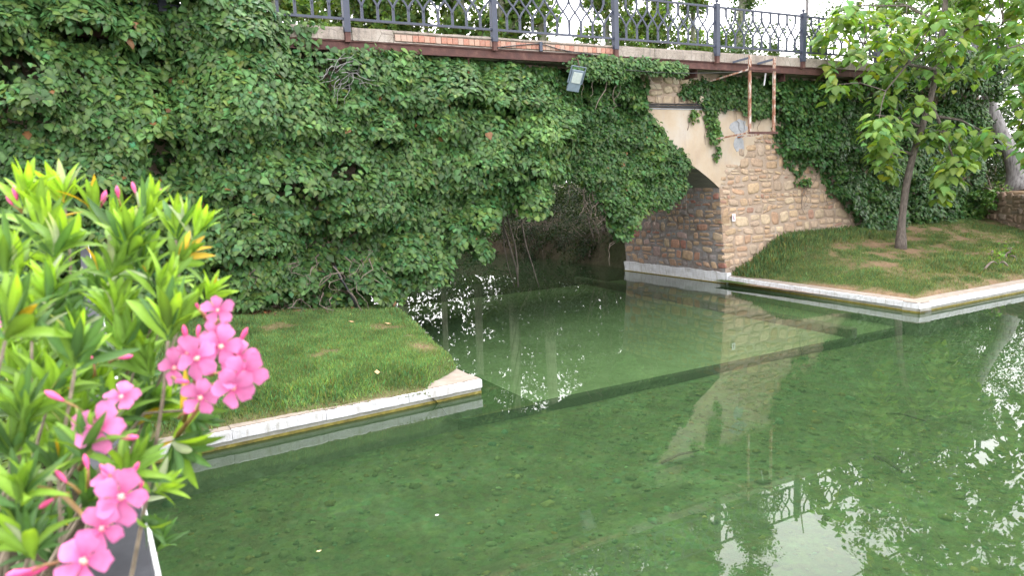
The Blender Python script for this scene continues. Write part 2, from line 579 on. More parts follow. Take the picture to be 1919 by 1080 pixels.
BLADE = (np.array([[-.05, 0, 0], [.05, 0, 0], [-.035, .55, .04], [.035, .55, .04], [0, 1, .2]], float), np.array([[0, 1, 3], [0, 3, 2], [2, 3, 4]]))


def lance(curl=.11, twist=0.0, wide=.105):
    st = [(0, .04, 0), (.12, .5, .1), (.3, .92, .2), (.5, 1, .15), (.72, .78, -.2), (.9, .36, -.65), (1, 0, -1)]
    v = []; f = []; vf = []
    for (tt, w, z) in st:
        z = z * curl + twist * tt * tt * .0
        for e in (-1, -.16, .16, 1):
            v.append((e * w * wide + twist * tt * tt, tt, z + (.03 * w if abs(e) == 1 else 0) + e * twist * w * .25 * tt))
            vf.append(.94 if abs(e) == 1 else 1.22)
    for i in range(len(st) - 1):
        a = i * 4; b = a + 4
        for q in range(3): f += [(a + q, a + q + 1, b + q + 1), (a + q, b + q + 1, b + q)]
    return np.array(v, float), np.array(f), np.array(vf)


LANCE = [lance(.11, 0), lance(.22, .05), lance(-.04, -.06, .095), lance(.3, .0, .11), lance(.1, .1, .09), lance(.02, -.1, .1)]


def cols(n, base, var=.25, warm=.2, rng=RNG):
    base = np.asarray(base, float)
    b = np.exp(rng.normal(0, var, (n, 1)))
    c = base[None] * b
    w = rng.normal(0, warm, (n, 1))
    c[:, 0:1] *= np.exp(w); c[:, 2:3] *= np.exp(-w * .6)
    return np.clip(c, .002, .9)


# ------------------------------------------------------------------ terrain
def zl(x, y):
    tt = np.clip((y + 4.9) / 5.5, 0, 1.2)
    z = .15 + .1 * smooth((y + 4.92) / .12) + .15 * smooth((y + 4.82) / .3) + tt * (.16 - .1 * np.clip(x, -4, 1)) + .03 * fbm(x * 1.5, y * 1.5, 3) + .03 * fbm(x * 5, y * 5, 4)
    xe = .05 + .72 * smooth((y + 4.6) / 5.2) - .75 * smooth((-3.95 - y) / .9)
    return z * smooth((xe + .12 - x) / .3) - .3 * smooth((x - xe) / .3)


def zr(x, y):
    g = smooth((x - (10.26 - .084 * (.55 - y)) - .3) / 2.1)
    gn = np.clip((.6 - y - 0) / 5.6, 0, 1.0)
    gn = 1 - gn ** .9
    xk = 10.26 - .084 * (.55 - y)
    z = .1 + .15 * smooth((y + 4.9) / .3) * smooth((x - xk - .1) / .35) + .86 * g * np.clip(gn, 0, 1) + .04 * np.clip(x - 16, 0, 12) * .5
    z = z + .05 * (fbm(x * .9, y * .9, 5) - .5)
    # raised earth terrace beyond the low wall
    edge = 20.4 + (np.minimum(y, 1.9) + 2.2) * .62
    return z + (1.98 - z) * smooth((x - edge - .25) / .25) * smooth((y + 4.6) / 1.6)


def grid_obj(name, xs, ys, zf, mat, colf=None, label=None, skip=None):
    X, Y = np.meshgrid(xs, ys)
    Z = zf(X, Y)
    nx, ny = len(xs), len(ys)
    V = np.stack([X.ravel(), Y.ravel(), Z.ravel()], 1)
    idx = np.arange(nx * ny).reshape(ny, nx)
    a = idx[:-1, :-1].ravel(); b = idx[:-1, 1:].ravel(); c = idx[1:, 1:].ravel(); d = idx[1:, :-1].ravel()
    T = np.concatenate([np.stack([a, b, c], 1), np.stack([a, c, d], 1)])
    if skip is not None:
        cen = V[T].mean(1)
        T = T[~skip(cen[:, 0], cen[:, 1])]
    me = tri_mesh(name, V, T, colf(X.ravel(), Y.ravel()) if colf else None, mat, True)
    o = put(bpy.data.objects.new(name, me), None)
    o['kind'] = 'structure'
    return o


def arange(a, b, s): return np.arange(a, b + s * .5, s)


# far ground with the stream channel
def channel(x, y):
    cx = 5.3 - 8.0 * smooth((y - 12) / 14) - .5 * np.clip(y - 26, 0, 200)
    return np.abs(x - cx)


def zfar(x, y):
    d = channel(x, y)
    b = smooth((d - 4.95) / .9)
    z = -.6 + b * 1.7 + .8 * smooth((d - 6) / 12) + .35 * (fbm(x * .25, y * .25, 9) - .5) * b
    return z


grid_obj('ground', np.concatenate([arange(-400, -30, 30), arange(-28, 44, .6), arange(50, 500, 30)]),
         np.concatenate([arange(4.85, 34, .6), arange(40, 700, 30)]), zfar, M['earth'])
def bedz(x, y): return -.46 - .16 * smooth((-4.9 - y) / 2.5) + .08 * (fbm(x * .5, y * .5, 21) - .5)


# the bed of the pool (also runs under the apron) and the camera side
o = grid_obj('riverbed', arange(-4.6, 60, .4), arange(-40, -4.75, .4),
             bedz, M['bed'])
o = grid_obj('riverbed_apron', arange(-.3, 10.6, .35), arange(-4.78, 5.2, .35),
             lambda x, y: -.36 + .03 * (fbm(x * .8, y * .8, 22) - .5), M['apron'])
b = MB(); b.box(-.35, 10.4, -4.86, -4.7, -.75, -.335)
tag(b.build('riverbed_step', M['step_shade'], bevel=.015), kind='structure')
b = MB(); b.beam((9.1, 6.0, -.29), (8.34, -4.72, -.29), .24, .22)
tag(b.build('riverbed_beam', M['kerb_top'], bevel=.02), kind='structure')

wv = [(-4.5, -40, 0), (60, -40, 0), (60, 45, 0), (-4.5, 45, 0)]
o = mesh_obj('water', [(-40, -40, 0), (60, -40, 0), (60, 45, 0), (-40, 45, 0)], [(0, 1, 2, 3)], M['water'])
tag(o, kind='structure')

# lawns ------------------------------------------------------------
SOIL = np.array([.2, .135, .085]); GREEN = np.array([.075, .11, .035])


def soil_left(x, y):
    s = smooth((.12 - (y + 4.85)) / .25) * (.45 + .55 * vnoise(x * 5, y * 5, 2))
    s = np.maximum(s, smooth((y - .05) / .5) * (.5 + .5 * vnoise(x * 3, y * 3, 8)))
    s = np.maximum(s, .7 * smooth((fbm(x * 1.6, y * 1.6, 31) - .64) / .08))
    s = np.maximum(s, .9 * np.exp(-(((x + .25) / .22) ** 2 + ((y + 3.5) / .4) ** 2)))
    return np.clip(s, 0, 1)


PATCH = [(15.0, -.95, 1.7, .5), (13.6, -1.9, 1.2, .4), (17.6, .1, 1.7, .5), (15.9, .4, 1.2, .32), (14.2, .35, .9, .25), (13.1, -.9, .7, .35), (14.6, -2.0, 1.1, .4), (12.2, -2.6, .9, .4), (17.6, -1.6, 1.4, .5), (18.3, -.2, 1.3, .7), (16.2, -2.8, .8, .3)]


def soil_right(x, y):
    s = smooth((.75 - (x - 9.95)) / .4 + (fbm(x * 3, y * 3, 45) - .5) * 1.6) * smooth((-y + .3) / 1) * .95
    s = np.maximum(s, smooth((.55 - (y + 5.0)) / .4 + (fbm(x * 3, y * 3, 44) - .5) * 1.6))
    nz = fbm(x * 2.2, y * 2.2, 41); nf = fbm(x * 7, y * 7, 43)
    for (a, b_, rx, ry) in PATCH:
        s = np.maximum(s, smooth((1.5 - np.sqrt(((x - a) / rx) ** 2 + ((y - b_) / ry) ** 2)) * .7 + (nz - .5) * 1.6 + (nf - .5) * 1.5))
    s = np.maximum(s, .74 * smooth((nz * .6 + nf * .4 - .42) / .2) * smooth((x - 10.9) / 1.5) * smooth((-y + .2) / .8))
    s = np.maximum(s, smooth((x - (20.2 + (y + 2.2) * .62)) / .3) * .95)
    # the tall fresh fringe below the wall and at the right front stays green
    s = s * (1 - smooth((y + .55) / .4) * smooth((16.2 - x) / 1))
    return np.clip(s, 0, 1)


def gcol(sf, green=GREEN):
    def f(x, y):
        s = sf(x, y)[:, None]
        return SOIL[None] * s * (1.0 + .35 * (vnoise(x * 6, y * 6, 5)[:, None] - .5)) + green[None] * (1 - s)
    return f


LXS = arange(-4.6, .95, .08)
grid_obj('lawn_left', LXS, arange(-4.92, .75, .08), zl, M['lawn'], gcol(soil_left))
grid_obj('lawn_right', arange(9.95, 34, .11), arange(-5.0, 5.2, .11), zr, M['lawn'], gcol(soil_right, GREEN * .9), skip=lambda x, y: (y > .7) & (x < 21.9))


def grass(name, label, zf, sf, x0, x1, y0, y1, n, hmin, hmax, hf, base, seed):
    r = np.random.default_rng(seed)
    x = r.uniform(x0, x1, n); y = r.uniform(y0, y1, n)
    s = sf(x, y)
    k = (r.uniform(0, 1, n) > s * .93) & (zf(x, y) > .12)
    x, y, s = x[k], y[k], s[k]
    n = len(x)
    z = zf(x, y)
    T = np.stack([r.normal(0, .45, n), r.normal(0, .45, n), np.ones(n)], 1)
    N = np.stack([r.normal(0, 1, n), r.normal(0, 1, n), r.normal(.2, .3, n)], 1)
    hh = r.uniform(hmin, hmax, n) * hf(x, y) * (1 - .45 * s)
    c = cols(n, base, .28, .22, r)
    dry = r.uniform(0, 1, n) < .07
    c[dry] = np.array([.24, .2, .08]) * r.uniform(.6, 1.1, (dry.sum(), 1))
    big = (1 + .5 * (fbm(x * .8, y * .8, seed) - .5) + .9 * (fbm(x * 3.3, y * 3.3, seed + 5) - .5))[:, None]
    c = c * big
    c = c * (1 - .5 * s[:, None]) + np.array([.26, .21, .1]) * (.5 * s[:, None])
    P = np.stack([x, y, z - .005], 1)
    tv = BLADE[0].copy(); tv[:, 0] *= 1.7
    o = leaf_cloud(name, P, N, T, hh, (tv, BLADE[1]), c, M['grass'])
    return tag(o, label, 'grass', kind='stuff')


grass('grass', 'short mown grass of the lawn tongue below the ivy wall', zl, soil_left, -4.5, .7, -4.95, .3, 150000, .03, .07,
      lambda x, y: 1 + .9 * smooth((-4.2 - y) / .7) * vnoise(x * 4, y * 4, 1) + .6 * smooth((x + .05) / .4), (.125, .225, .075), 51)
grass('grass', 'thin patchy grass of the sloping bank under the young tree', zr, soil_right, 10, 21, -5.0, .55, 120000, .04, .085,
      lambda x, y: 1 + 1.9 * smooth((y + .9) / .9) * smooth((17 - x) / 2) + 1.5 * np.exp(-(((x - 15.2) / 2.6) ** 2 + ((y + 3.6) / .9) ** 2)), (.095, .155, .055), 52)


# ------------------------------------------------------------------ kerbs
def kerb(name, label, segs):
    """segs: (p, q, outward normal) straight runs; white slab over a recessed foot"""
    p0 = segs[0][0]
    root = thing(name, (p0[0], p0[1], 0), label, 'kerb')
    for (p, q, nn) in segs:
        p = np.array([*p, 0.0]); q = np.array([*q, 0.0]); nn = np.array([*nn, 0.0])
        L = np.linalg.norm(q - p); k = max(2, int(L / 1.05))
        d = (q - p) / L
        for i in range(k):
            a = p + d * (L * i / k + (.003 if i else 0)); c = p + d * (L * (i + 1) / k - (.003 if i < k - 1 else 0))
            mid = -nn * .17
            off = nn * random.uniform(-.004, .004) + np.array([0, 0, random.uniform(-.004, .004)])
            L1 = np.linalg.norm(c - a); ns = max(3, int(L1 / .05)); V = []; F = []
            prof = ((0, .09), (0, .115), (0, .185), (-.006, .203), (-.34, .206), (-.34, .09))
            for e in range(ns + 1):
                bp_ = a + (c - a) * e / ns + off
                for j_, (pn, pz) in enumerate(prof):
                    ch = max(0, random.gauss(0, .5)) * (.012 if j_ in (2, 3) else .004)
                    if j_ in (2, 3) and random.random() < .04: ch += random.uniform(.01, .03)
                    V.append(bp_ + nn * (pn - ch) + [0, 0, pz - (ch * .5 if j_ in (2, 3) else 0) + random.uniform(-.003, .003)])
            for e in range(ns):
                for j_ in range(6):
                    j2 = (j_ + 1) % 6
                    F.append((e * 6 + j_, e * 6 + j2, e * 6 + 6 + j2, e * 6 + 6 + j_))
            F.append(tuple(range(6))); F.append(tuple(ns * 6 + q_ for q_ in range(6)))
            s = mesh_obj('slab', V, F, M['white'], root)
            m = MB(); m.beam(a - nn * .205 + off + [0, 0, .208], c - nn * .205 + off + [0, 0, .208], .3, .012)
            m.build('slab_top', M['kerb_top'], s)
        m = MB(); m.beam(p - nn * .2 + [0, 0, -.25], q - nn * .2 + [0, 0, -.25], .33, .68)
        m.build('foot', M['wet'], root)
        m = MB(); m.beam(p - nn * .195 + [0, 0, .012], q - nn * .195 + [0, 0, .012], .335, .045)
        m.build('algae_line', M['algae'], root)
    return root


kerb('white_kerb', 'white painted kerb along the front of the lawn tongue at left', [((-4.45, -5.16), (.06, -4.86), (.066, -.998))])
kerb('white_kerb', 'white painted kerb bordering the grassy bank right of the pier',
     [((10.26, .55), (9.78, -5.15), (-.997, .084)), ((9.79, -5.15), (33, -5.12), (0, -1))])

m = MB(); m.v = [(-.9, -4.7, .0), (.05, -4.6, .0), (.06, -3.7, .0), (-.9, -3.7, 0), (-.9, -4.7, .2), (.05, -4.6, .2), (.06, -3.7, .2), (-.9, -3.7, .2)]; m.f = [(4, 5, 6, 7), (0, 1, 5, 4), (1, 2, 6, 5), (2, 3, 7, 6), (3, 0, 4, 7)]
o = bpy.data.objects['white_kerb']
m.build('corner_slab', M['kerb_top'], o, bevel=.01)
# ------------------------------------------------------------------ bridge
CXA, CZA, RA = 5.2, -3.86, 8.06


def arch(x): return CZA + np.sqrt(np.maximum(RA * RA - (np.asarray(x, float) - CXA) ** 2, 0))


YF, YB = .6, 4.9
bridge = thing('stone_bridge', (5.2, .6, 0), 'old rubble stone bridge with one plastered arch and concrete deck edge', 'bridge')


def xface(z): return 10.31 - .1 * z


# spandrel walls, front and back
for (yy, flip) in ((YF, False), (YB, True)):
    xs = np.concatenate([[-16], np.linspace(.35, 10.05, 40), [22]])
    V = []; F = []
    for i, x in enumerate(xs):
        if i == 0 or i == len(xs) - 1: zb = -.6
        else: zb = float(arch(x))
        V += [(x, yy, zb), (x, yy, 5.52)]
    for i in range(1, len(xs) - 2):
        F.append((2 * i, 2 * i + 2, 2 * i + 3, 2 * i + 1))
    b0 = len(V)
    V += [(-16, yy, -.6), (.14, yy, -.6), (.35, yy, float(arch(.35))), (.35, yy, 5.52), (-16, yy, 5.52)]
    F.append((b0, b0 + 1, b0 + 2, b0 + 3, b0 + 4))
    b0 = len(V)
    V += [(10.37, yy, -.6), (22, yy, -.6), (22, yy, 5.52), (10.05, yy, 5.52), (10.05, yy, float(arch(10.05)))]
    F.append((b0, b0 + 1, b0 + 2, b0 + 3, b0 + 4))
    if flip: F = [tuple(reversed(f)) for f in F]
    mesh_obj('wall', V, F, M['mortar'], bridge)
# arch soffit in boards, abutments
xs = np.linspace(.33, 10.07, 62)
V = []; F = []
for i in range(61):
    a, c = xs[i], xs[i + 1]
    o_ = random.uniform(-.006, .006)
    b0 = len(V)
    V += [(a, YF - .004, float(arch(a)) + o_), (c, YF - .004, float(arch(c)) + o_), (c, YB + .004, float(arch(c)) + o_), (a, YB + .004, float(arch(a)) + o_)]
    F.append((b0, b0 + 1, b0 + 2, b0 + 3))
mesh_obj('arch_soffit', V, F, M['soffit'], bridge)
mesh_obj('abutment', [(10.37, YF, -.6), (10.37, YB, -.6), (10.04, YB, 2.64), (10.04, YF, 2.64)], [(0, 1, 2, 3)], M['grey_mortar'], bridge)
mesh_obj('end_wall', [(22, YF, -.6), (22, YB, -.6), (22, YB, 5.52), (22, YF, 5.52)], [(0, 1, 2, 3)], M['mortar'], bridge)
mesh_obj('abutment', [(.1, YB, -.6), (.1, YF, -.6), (.35, YF, 2.64), (.35, YB, 2.64)], [(0, 1, 2, 3)], M['grey_mortar'], bridge)

# rubble stones
WARM = [(.42, .29, .18), (.47, .35, .22), (.4, .25, .16), (.5, .41, .29), (.42, .3, .19), (.45, .33, .24), (.5, .38, .27), (.32, .17, .13), (.42, .33, .25), (.46, .38, .29), (.38, .31, .25)]
COOL = [(.4, .27, .18), (.44, .32, .2), (.38, .2, .14), (.42, .34, .23), (.32, .12, .1), (.34, .26, .26), (.25, .26, .28), (.46, .35, .24), (.36, .24, .17)]
PALE = [(.5, .42, .3), (.46, .37, .27), (.52, .46, .36), (.42, .32, .24)]
stone_list = []


def rubble(fmap, x0, x1, z0, z1, keep, pal, seed, hmin=.15, hmax=.27, gap=.014, proud=.03, fillp=1.0, shrink=(0, 0), out=None):
    r = random.Random(seed)
    out = stone_list if out is None else out
    z = z0
    row = 0
    while z < z1:
        h = r.uniform(hmin, hmax)
        x = x0 - r.uniform(0, .2)
        ph = r.uniform(0, 6)
        wav = lambda xx, k: .04 * math.sin(xx * 1.3 + k * 1.7) + .03 * math.sin(xx * 4.3 + k * 2.9)
        sl = r.uniform(-.03, .03)
        while x < x1:
            w = h * r.uniform(.75, 2.0)
            parts = [(0, 1)] if r.random() > .38 else [(0, r.uniform(.4, .6))]
            if parts[0][1] < 1: parts.append((parts[0][1], 1))
            for (fa, fb) in parts:
                xa, xb = x, x + w
                za0 = z + h * fa + (wav(xa, row) if fa == 0 else 0); zb0 = z + h * fa + (wav(xb, row) if fa == 0 else 0)
                za1 = z + h * fb + (wav(xa, row + 1) if fb == 1 else 0); zb1 = z + h * fb + (wav(xb, row + 1) if fb == 1 else 0)
                if r.random() > fillp: continue
                sk = r.uniform(*shrink)
                g = gap * r.uniform(.6, 1.5)
                cx, cz = (xa + xb) / 2, (za0 + zb0 + za1 + zb1) / 4
                if not keep(cx, cz): continue
                ww, hh = (xb - xa) / 2 - g, ((za1 + zb1) - (za0 + zb0)) / 4 - g
                if ww < .02 or hh < .02: continue
                pts = []
                for k in range(10):
                    tt = 2 * math.pi * (k + .5) / 10 + r.uniform(-.15, .15)
                    ex = r.uniform(.3, .62)
                    px_ = math.copysign(abs(math.cos(tt)) ** ex, math.cos(tt)); pz_ = math.copysign(abs(math.sin(tt)) ** ex, math.sin(tt))
                    s_ = (1 - sk) * r.uniform(.9, 1.04)
                    pts.append((cx + px_ * ww * s_ + sl * pz_, cz + pz_ * hh * s_ + (zb0 - za0) * .5 * px_))
                pr = proud * r.uniform(.35, 1.5)
                V = []
                for (sc, dd) in ((1.0, -.012), (.95, pr * .75), (.62, pr)):
                    for (a, c) in pts: V.append(fmap(cx + (a - cx) * sc, cz + (c - cz) * sc, dd + (r.uniform(-.25, .25) * pr if sc < .9 else 0)))
                V.append(fmap(cx, cz, pr * r.uniform(.9, 1.2)))
                F = []
                for q in range(2):
                    for k in range(10):
                        k2 = (k + 1) % 10
                        F.append((q * 10 + k, q * 10 + k2, q * 10 + 10 + k2, q * 10 + 10 + k))
                for k in range(10): F.append((20 + k, 20 + (k + 1) % 10, 30))
                pm = np.mean(pal, 0); c = (np.array(r.choice(pal)) * .7 + pm * .3) * r.uniform(.9, 1.22)
                out.append((ww * hh, V, F, c))
            x += w
        z += h
        row += 1


def plaster_edge(z):
    """right limit of the plaster at height z"""
    return np.interp(z, [2.6, 2.9, 3.2, 3.6, 3.9, 4.1, 4.6], [10.15, 10.35, 10.75, 11.1, 11.5, 12.3, 12.4])


front = lambda x, z, d: (x, YF - d, z)
rubble(front, 10.22, 15.9, .3, 4.2, lambda x, z: x > xface(z) + .06 and x > plaster_edge(z) - .25 and z > zr(np.array([x]), np.array([.55]))[0] - .15 and x < 16 - (z - 1.2) * 1.35, WARM, 3, .12, .34, .012, .022, 1.0, (0, .16))
inner = lambda y, z, d: (xface(z) - d, y, z)
rubble(inner, .66, 4.85, .34, 2.6, lambda y, z: .68 < y < 4.8, COOL, 5, .13, .28, .014, .02, .97, (0, .22))
rubble(front, 7.1, 11.8, 4.74, 5.3, lambda x, z: 7.2 < x < 10.6, PALE, 8, .2, .26, .02, .05)
stone_list.sort(key=lambda s: -s[0])
for k, (ar, V, F, c) in enumerate(stone_list[:300]):
    mesh_obj('stone', V, F, M['stone'], bridge, True, c)
if len(stone_list) > 300:
    V = []; F = []; C = []
    for (ar, v_, f_, c) in stone_list[300:]:
        b0 = len(V); V += v_; F += [tuple(i + b0 for i in f) for f in f_]; C += [c] * len(v_)
    o = mesh_obj('small_stones', V, F, M['stone'], bridge, True, np.array(C)); o['kind'] = 'stuff'

# quoins of the pier corner
r_ = random.Random(4)
z = .4
qs = []
while z < 2.5:
    h = r_.uniform(.2, .3)
    w1, w2 = r_.uniform(.2, .34), r_.uniform(.2, .34)
    m = MB(); xf = xface(z + h / 2)
    m.box(xf - .008, xf + w1, YF - .014, YF + w2, z + .012, min(z + h, 2.58))
    qs.append(m.build('corner_stone', M['stone'], bridge, bevel=.025, col=np.array(r_.choice(WARM[3:7])) * r_.uniform(.75, .95)))
    z += h

# plaster panel, its edge ragged
V = []; F = []
zs = list(np.linspace(2.55, 4.62, 36))
for i, z in enumerate(zs):
    xr = float(plaster_edge(z)) + .25 * (float(vnoise(z * 3.1, 1.3, 4)) - .5) + .1 * (float(vnoise(z * 11, 7.3, 5)) - .5)
    if z < 2.66: xr = 10.1
    V += [(xr, YF - .022 + .012, z), ]
pl = []
# polygon: along arch from x=5 to spring, then ragged edge up, then top back
poly = [(float(x), float(arch(x))) for x in np.linspace(5.0, 10.04, 30)] + [(v_[0], v_[2]) for v_ in V if v_[2] > 2.68] + [(5.0, 4.63)]
Vp = [(a, YF - .018, c) for (a, c) in poly] + [(a, YF + .01, c) for (a, c) in poly]
n_ = len(poly)
Fp = [tuple(range(n_))] + [(i, n_ + i, n_ + (i + 1) % n_, (i + 1) % n_) for i in range(n_)]
mesh_obj('plaster', Vp, Fp, M['plaster'], bridge)
# cement repairs on the plaster
for (cx, cz, rx, rz, sd) in ((9.95, 3.95, .22, .2, 1), (10.75, 4.15, .32, .24, 2), (10.75, 3.72, .2, .22, 3)):
    r_ = random.Random(sd)
    P_ = [(cx + rx * math.cos(a) * r_.uniform(.75, 1.15), cz + rz * math.sin(a) * r_.uniform(.75, 1.15)) for a in np.linspace(0, 6.28, 17)[:-1]]
    mesh_obj('cement_patch', [(a, YF - .026, c) for a, c in P_] + [(a, YF - .01, c) for a, c in P_],
             [tuple(range(16))] + [(i, 16 + i, 16 + (i + 1) % 16, (i + 1) % 16) for i in range(16)], M['cement'], bridge)
# ledge below the cables
m = MB(); m.box(6.8, 12.3, YF - .035, YF + .02, 4.6, 4.63)
m.build('ledge', M['cement'], bridge)
# whitewashed foot of the pier, lumpy
ys = np.linspace(.56, 4.95, 60); V = []; F = []
for i, y in enumerate(ys):
    top = .3 + .025 * (float(vnoise(y * 4, 0, 3)) - .5) + .02 * (float(vnoise(y * 13, 0, 4)) - .5)
    for j, z in enumerate((-.5, .03, .1, .2, top, top + .005)):
        d = .05 + .028 * float(vnoise(y * 7, z * 9 + 3, 6)) if j < 5 else -.02
        V.append((xface(z) - d, y, z))
for i in range(len(ys) - 1):
    for j in range(5):
        a = i * 6 + j
        F.append((a, a + 1, a + 7, a + 6))
V += [(xface(z) + .1, .5, z) for z in (-.5, .3)] + [(xface(z) - .06, .5, z) for z in (-.5, .3)]
k = len(V) - 4
F.append((k, k + 2, k + 3, k + 1)); F.append((k + 2, 0, 4, k + 3)); F.append((k + 3, 4, k + 1))
mesh_obj('whitewashed_foot', V, F, M['white'], bridge)
m = MB(); m.beam((xface(0) - .02, .55, .008), (xface(0) - .02, 4.95, .008), .16, .03)
m.build('algae_line', M['algae'], bridge)

# deck and its concrete edge
m = MB(); m.box(-16, 22, .22, 5.4, 5.52, 5.9)
m.build('deck', M['concrete'], bridge)
seg = [-16, -3.4, .1, .92, 6.3, 7.4, 9.25, 12.4, 15.6, 18.7, 22]
for i in range(len(seg) - 1):
    a, c = seg[i] + .006, seg[i + 1] - .006
    nx = max(4, int((c - a) / .09)); xs = np.linspace(a, c, nx)
    V = []; F = []
    brick = (seg[i] == .92)
    prof = [(.06, 5.705), (.0, 5.71), (0, 5.745), (0, 5.87), (0, 5.9), (.012, 5.945), (.22, 5.95)]
    for x in xs:
        for j, (y, z) in enumerate(prof):
            nz_ = (float(fbm(x * 5, z * 9, 12 + i)) - .5)
            yy = y + .022 * nz_ + (.035 if brick and j in (2, 3) else 0)
            zz = z + (.035 * (float(fbm(x * 3.1, 2.2, 15)) - .62) if j >= 5 else 0)
            V.append((x, yy, zz))
    k = len(prof)
    for q in range(nx - 1):
        for j in range(k - 1):
            F.append((q * k + j, (q + 1) * k + j, (q + 1) * k + j + 1, q * k + j + 1))
    mesh_obj('concrete_edge', V, F, M['concrete'], bridge)
x = .95
r_ = random.Random(12)
bricks = []
for var in range(5):
    w, h = .112, .118
    m = MB(); m.box(-w / 2, w / 2, -.012, .05, -h / 2, h / 2)
    me = bpy.data.meshes.new('brick'); me.from_pydata(m.v, [], m.f); me.materials.append(M['brick'])
    set_col(me, np.array([(.38, .19, .14), (.35, .165, .12), (.4, .24, .18), (.38, .27, .22), (.33, .16, .12)][var]))
    bricks.append(me)
while x < 6.25:
    o = put(bpy.data.objects.new('brick', r_.choice(bricks)), bridge)
    o.matrix_basis = Matrix.Translation((x + .06, .006 + r_.uniform(-.004, .006), 5.807 + r_.uniform(-.003, .003))) @ Matrix.Rotation(r_.uniform(-.02, .02), 4, 'Y')
    x += .1225
# rusty steel channel under the edge, cantilevers
m = MB()
for (y0, y1, z0, z1) in ((.0, .09, 5.685, 5.7), (.03, .045, 5.53, 5.685), (.0, .09, 5.515, 5.53)):
    m.box(-16, 22, y0, y1, z0, z1)
m.build('edge_beam', M['rust'], bridge)
for k in range(-3, 7):
    x = 2.55 + 3.116 * k
    m = MB()
    m.box(x - .05, x + .05, .05, .62, 5.5, 5.512); m.box(x - .006, x + .006, .06, .62, 5.34, 5.5); m.box(x - .05, x + .05, .07, .62, 5.33, 5.34)
    m.build('cantilever', M['rust'], bridge)

# ------------------------------------------------------------------ iron railing
SP = 3.1163
rail = thing('iron_railing', (0, 0, 5.7), 'dark blue iron railing with ogee lattice bars along the bridge deck', 'railing')
post_me = None
NP0, NP1 = -3, 7


def shared(name, mb, mat, bevel=0):
    me = bpy.data.meshes.new(name); me.from_pydata(mb.v, [], mb.f); me.materials.append(mat); me.update()
    return me


m = MB(); m.box(-.06, .06, -.06, .06, .12, 1.35)
post_me = shared('post', m, M['iron'])
m = MB(); m.box(-.05, .05, -.05, .05, -.06, .12)
foot_me = shared('post_foot', m, M['rust'])
m = MB(); m.box(-.062, .062, -.062, .062, 1.34, 1.365); m.tube([(0, 0, 1.36), (0, 0, 1.4)], [.022, .018], 8); m.ball((0, 0, 1.435), .045, 6, 10)
cap_me = shared('ball_finial', m, M['iron'])
for p in cap_me.polygons: p.use_smooth = True
bar = MB()
gx = SP / 10
zb, zt = 6.098, 6.985


def flat(pts, w=.026, d=.014):
    pts = np.asarray(pts, float)
    tan = nrm(np.gradient(pts, axis=0)); b0 = len(bar.v)
    for p, tt in zip(pts, tan):
        s_ = np.array([tt[2], 0, -tt[0]])
        for (i, j) in ((-1, -1), (1, -1), (1, 1), (-1, 1)):
            bar.v.append(tuple(p + s_ * i * w / 2 + np.array([0, j * d / 2, 0])))
    for i in range(len(pts) - 1):
        for j in range(4):
            k = (j + 1) % 4
            bar.f.append((b0 + i * 4 + j, b0 + i * 4 + k, b0 + i * 4 + 4 + k, b0 + i * 4 + 4 + j))


flat([(0, 0, 0), (0, 0, .12), (0, 0, .25)], .05, .03)
flat([(0, 0, .89), (0, 0, .8), (0, 0, .69)], .05, .03)
for s_ in (-1, 1):
    pts = []
    for tt in np.linspace(0, 1, 13):
        zz = .2 + tt * .54
        e = .5 - .5 * math.cos(math.pi * tt)
        pts.append((s_ * gx * e, s_ * .004, zz))
    flat(pts, .036, .022)
bar_me = shared('baluster', bar, M['iron'])
for k in range(NP0, NP1 + 1):
    x = k * SP
    o = put(bpy.data.objects.new('post', post_me), rail)
    o.matrix_basis = Matrix.Translation((x, -.03, 5.72))
    f = bpy.data.objects.new('post_foot', foot_me); COL.objects.link(f); f.parent = o
    f = bpy.data.objects.new('ball_finial', cap_me); COL.objects.link(f); f.parent = o
    if k == NP1: continue
    m = MB(); m.box(x + .05, x + SP - .05, -.055, -.005, zb - .04, zb + .004)
    m.build('bottom_rail', M['iron'], rail)
    m = MB(); m.box(x + .05, x + SP - .05, -.055, -.005, zt - .004, zt + .04)
    m.build('top_rail', M['iron'], rail)
    for i in range(1, 10):
        o = put(bpy.data.objects.new('baluster', bar_me), rail)
        o.matrix_basis = Matrix.Translation((x + i * gx, -.03, zb)) @ Matrix.Diagonal((1, 1, (zt - zb) / .89, 1))


